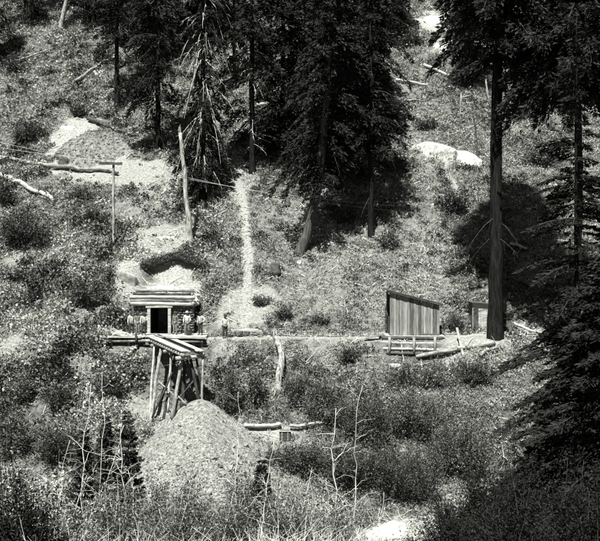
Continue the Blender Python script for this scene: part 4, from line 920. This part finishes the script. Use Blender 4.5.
def person(label, px, Y, z, rot, arms, shirt, trouser, hat, H=1.74, stance=.0, brace=False):
    loc = np.array([(px-CX)/FPX*Y, Y, z]); root = thing('person', label, 'person', loc, 'men standing by the mine portal'); root.rotation_euler = (0, 0, rot); root.scale = (H/1.74,)*3
    A = {}
    for s, n, pose in ((-1, 'a', arms[0]), (1, 'b', arms[1])):
        sh = (s*.185, .0, 1.41)
        if pose == 'hip': el, wr, hd = (s*.40, .06, 1.16), (s*.21, -.06, 1.01), (s*.155, -.10, .985)
        elif pose == 'fold': el, wr, hd = (s*.27, -.06, 1.14), (s*.02, -.20, 1.17), (-s*.07, -.21, 1.19)
        elif pose == 'fwd': el, wr, hd = (s*.25, -.02, 1.13), (s*.20, -.23, 1.02), (s*.18, -.30, 1.01)
        else: el, wr, hd = (s*.25, .035, 1.13), (s*.265, -.02, .89), (s*.265, -.04, .81)
        A[n] = (sh, el, wr, hd)
    J = {'pel': ((0, 0, .96), (.145, .105)), 'sp': ((0, .01, 1.14), (.135, .10)), 'ch': ((0, .01, 1.33), (.165, .115)), 'nb': ((0, .01, 1.455), (.075, .07)), 'nk': ((0, 0, 1.52), .054),
         'hd': ((0, -.012, 1.60), (.074, .088)), 'cr': ((0, .0, 1.675), (.07, .08)), 'jaw': ((0, -.055, 1.555), .036), 'nose': ((0, -.118, 1.60), .012), 'ea': ((-.088, .01, 1.60), .014), 'eb': ((.088, .01, 1.60), .014)}
    E = [('pel', 'sp'), ('sp', 'ch'), ('ch', 'nb'), ('nb', 'nk'), ('nk', 'hd'), ('hd', 'cr'), ('hd', 'jaw'), ('hd', 'nose'), ('hd', 'ea'), ('hd', 'eb')]
    for s, n in ((-1, 'a'), (1, 'b')):
        sh, el, wr, hd = A[n]; J['sh'+n] = (sh, .062); J['el'+n] = (el, .043); J['wr'+n] = (wr, .028); J['pm'+n] = (hd, (.034, .022))
        E += [('ch', 'sh'+n), ('sh'+n, 'el'+n), ('el'+n, 'wr'+n), ('wr'+n, 'pm'+n)]
        d = Vector(hd)-Vector(wr); d.normalize(); side = d.cross(Vector((0, 0, 1)) if abs(d.z) < .8 else Vector((s, 0, 0))); side.normalize(); nrm = d.cross(side)
        for f in range(4):
            b0 = Vector(hd)+d*.03+side*(f-1.5)*.019; Lf = (.066, .078, .074, .056)[f]; b1 = b0+d*Lf*.55+nrm*.008; b2 = b1+d*Lf*.4+nrm*.022
            for q, v in enumerate((b0, b1, b2)): J['f%s%d%d' % (n, f, q)] = (tuple(v), .0085-.001*q)
            E += [('pm'+n, 'f%s%d0' % (n, f)), ('f%s%d0' % (n, f), 'f%s%d1' % (n, f)), ('f%s%d1' % (n, f), 'f%s%d2' % (n, f))]
        t0 = Vector(hd)-d*.01-side*.04+nrm*.008; t1 = t0+d*.035-side*.018+nrm*.01; J['t%s0' % n] = (tuple(t0), .011); J['t%s1' % n] = (tuple(t1), .009); E += [('pm'+n, 't%s0' % n), ('t%s0' % n, 't%s1' % n)]
        fx = s*(.105+stance*.6); J['hp'+n] = ((s*.088, 0, .90), .088); J['kn'+n] = ((s*(.098+stance*.3), -.02, .50), .058); J['an'+n] = ((fx, .03, .10), .040); J['to'+n] = ((fx+s*.03, -.14, .04), .034)
        E += [('pel', 'hp'+n), ('hp'+n, 'kn'+n), ('kn'+n, 'an'+n), ('an'+n, 'to'+n)]
    skin_mesh('body', J, E, M['skin'], root)
    g = lambda k, dr: (J[k][0], tuple(v+dr for v in J[k][1]) if isinstance(J[k][1], tuple) else J[k][1]+dr)
    sj = {k: g(k, .018) for k in ('pel', 'sp', 'ch', 'sha', 'shb', 'ela', 'elb')}; sj['nbx'] = ((0, .01, 1.44), .078)
    for n in 'ab': w = Vector(J['wr'+n][0]); e = Vector(J['el'+n][0]); sj['wr'+n] = (tuple(e.lerp(w, .86)), .042)
    skin_mesh('shirt', sj, [('pel', 'sp'), ('sp', 'ch'), ('ch', 'nbx'), ('ch', 'sha'), ('ch', 'shb'), ('sha', 'ela'), ('shb', 'elb'), ('ela', 'wra'), ('elb', 'wrb')], M[shirt], root)
    tj = {'pel': ((0, 0, 1.0), (.168, .128)), **{k: g(k, .028) for k in ('hpa', 'hpb', 'kna', 'knb', 'ana', 'anb')}}
    skin_mesh('trousers', tj, [('pel', 'hpa'), ('pel', 'hpb'), ('hpa', 'kna'), ('hpb', 'knb'), ('kna', 'ana'), ('knb', 'anb')], M[trouser], root)
    for n, s in (('a', -1), ('b', 1)):
        a = J['an'+n][0]; t = J['to'+n][0]
        skin_mesh('boot', {'x': ((a[0], a[1]+.0, .16), .058), 'h': ((a[0], a[1]+.01, .058), .056), 't': ((t[0], t[1]-.02, .045), (.05, .042))}, [('x', 'h'), ('h', 't')], M['boot'], root)
    lathe('hair', [(.0, 0.0), (.092, -.005), (.096, -.06), (.088, -.10), (.07, -.11)], (0, .022, 1.69), 'hair', root, sx=.92)
    if hat: lathe('hat', [(.0, .125), (.06, .12), (.092, .10), (.102, .0), (.19, -.012), (.196, -.005), (.192, .004), (.105, .014), (.10, .0)], (0, .005, 1.672), hat, root, sy=1.1)
    for s in (-1, 1):
        skin_mesh('eye', {'p': ((s*.032, -.092, 1.618), .009), 'q': ((s*.032, -.097, 1.618), .009)}, [('p', 'q')], M['hair'], root, sub=1)
    if brace:
        for s in (-1, 1): 
            w = list(root['_w']); root['_w'] = [0.0, 0.0, 0.0]; b = MB().tube([(s*.07, -.152, 1.03), (s*.085, -.148, 1.2), (s*.10, -.142, 1.36), (s*.10, -.07, 1.46), (s*.09, .07, 1.46), (s*.06, .145, 1.3), (s*.05, .14, 1.05)], .009, 6).build('brace_strap', M['trouser'], root); root['_w'] = w
PEOPLE = [('man in a white shirt and dark trousers, farthest left on the deck', 131.5, 63.4, .4, ('down', 'down'), 'shirt', 'trouser', 'felt', 1.80, .05, True),
          ('man in a grey shirt standing behind, second from the left', 137.8, 64.6, -.2, ('down', 'down'), 'shirt_grey', 'trouser_grey', 'felt', 1.74, .0, False),
          ('man in a pale shirt and dark overalls just left of the tunnel mouth', 143.8, 63.5, .3, ('down', 'fold'), 'shirt', 'trouser', 'felt', 1.76, .02, True),
          ('man in greyish work clothes just right of the tunnel mouth', 175.2, 64.3, -.5, ('down', 'down'), 'shirt_grey', 'trouser_grey', 'felt', 1.76, .04, False),
          ('man in a white shirt and grey trousers beside the iron bucket', 187, 64.0, .15, ('down', 'fwd'), 'shirt', 'trouser_grey', 'straw', 1.80, .06, False),
          ('man in a white shirt and dark braces at the right end of the deck', 200.4, 63.6, -.5, ('down', 'hip'), 'shirt', 'trouser', 'felt', 1.76, .03, True),
          ('man in a pale shirt standing apart on the trail right of the deck', 225, 63.4, .25, ('down', 'fwd'), 'shirt', 'trouser', 'felt', 1.84, .03, False)]
for lb, px, Y, rot, arms, sh, tr, hat, H, st, br in PEOPLE:
    x = (px-CX)/FPX*Y; z = DZ if px < 210 else float(terr(x, Y))
    person(lb, px, Y, z, rot, arms, sh, tr, hat, H, st, br)

# ------------------------------------------------------------------ light, camera, view
SUN = Vector((.15, .46, -.875)).normalized()
ld = bpy.data.lights.new('sun', 'SUN'); ld.energy = 5.0; ld.angle = math.radians(.5); ld.color = (1, .998, .965)
lo = bpy.data.objects.new('sun', ld); C.objects.link(lo); lo.location = (-40, -20, 80); lo.rotation_euler = SUN.to_track_quat('-Z', 'Y').to_euler()
w = bpy.data.worlds.new('World'); S.world = w; w.use_nodes = True; nt = w.node_tree; nt.nodes.clear()
sky = nt.nodes.new('ShaderNodeTexSky'); sky.sky_type = 'NISHITA'; sky.sun_disc = False; sky.air_density = .15; sky.dust_density = .05; sky.altitude = 1800
sky.sun_elevation = math.asin(-SUN.z); sky.sun_rotation = math.atan2(-SUN.x, -SUN.y)
bw = nt.nodes.new('ShaderNodeHueSaturation'); bw.inputs['Saturation'].default_value = .06
bg = nt.nodes.new('ShaderNodeBackground'); bg.inputs['Strength'].default_value = .05; ow = nt.nodes.new('ShaderNodeOutputWorld')
nt.links.new(sky.outputs[0], bw.inputs['Color']); nt.links.new(bw.outputs[0], bg.inputs['Color']); nt.links.new(bg.outputs[0], ow.inputs['Surface'])
cd = bpy.data.cameras.new('camera'); cam = bpy.data.objects.new('camera', cd); C.objects.link(cam); S.camera = cam
cd.sensor_fit = 'HORIZONTAL'; cd.sensor_width = 36; cd.lens = 36*FPX/600; cd.clip_end = 1000; cd.clip_start = .1
cam.location = (0, 0, CAMZ); cam.rotation_euler = (math.pi/2, 0, 0)
S.view_settings.view_transform = 'Standard'; S.view_settings.look = 'None'; S.view_settings.exposure = .92; S.view_settings.gamma = 1; S.view_settings.use_curve_mapping = False
for o in C.objects:
    if '_w' in o: del o['_w']
print('faces', sum(len(o.data.polygons) for o in C.objects if o.type == 'MESH'), 'objects', len(C.objects))
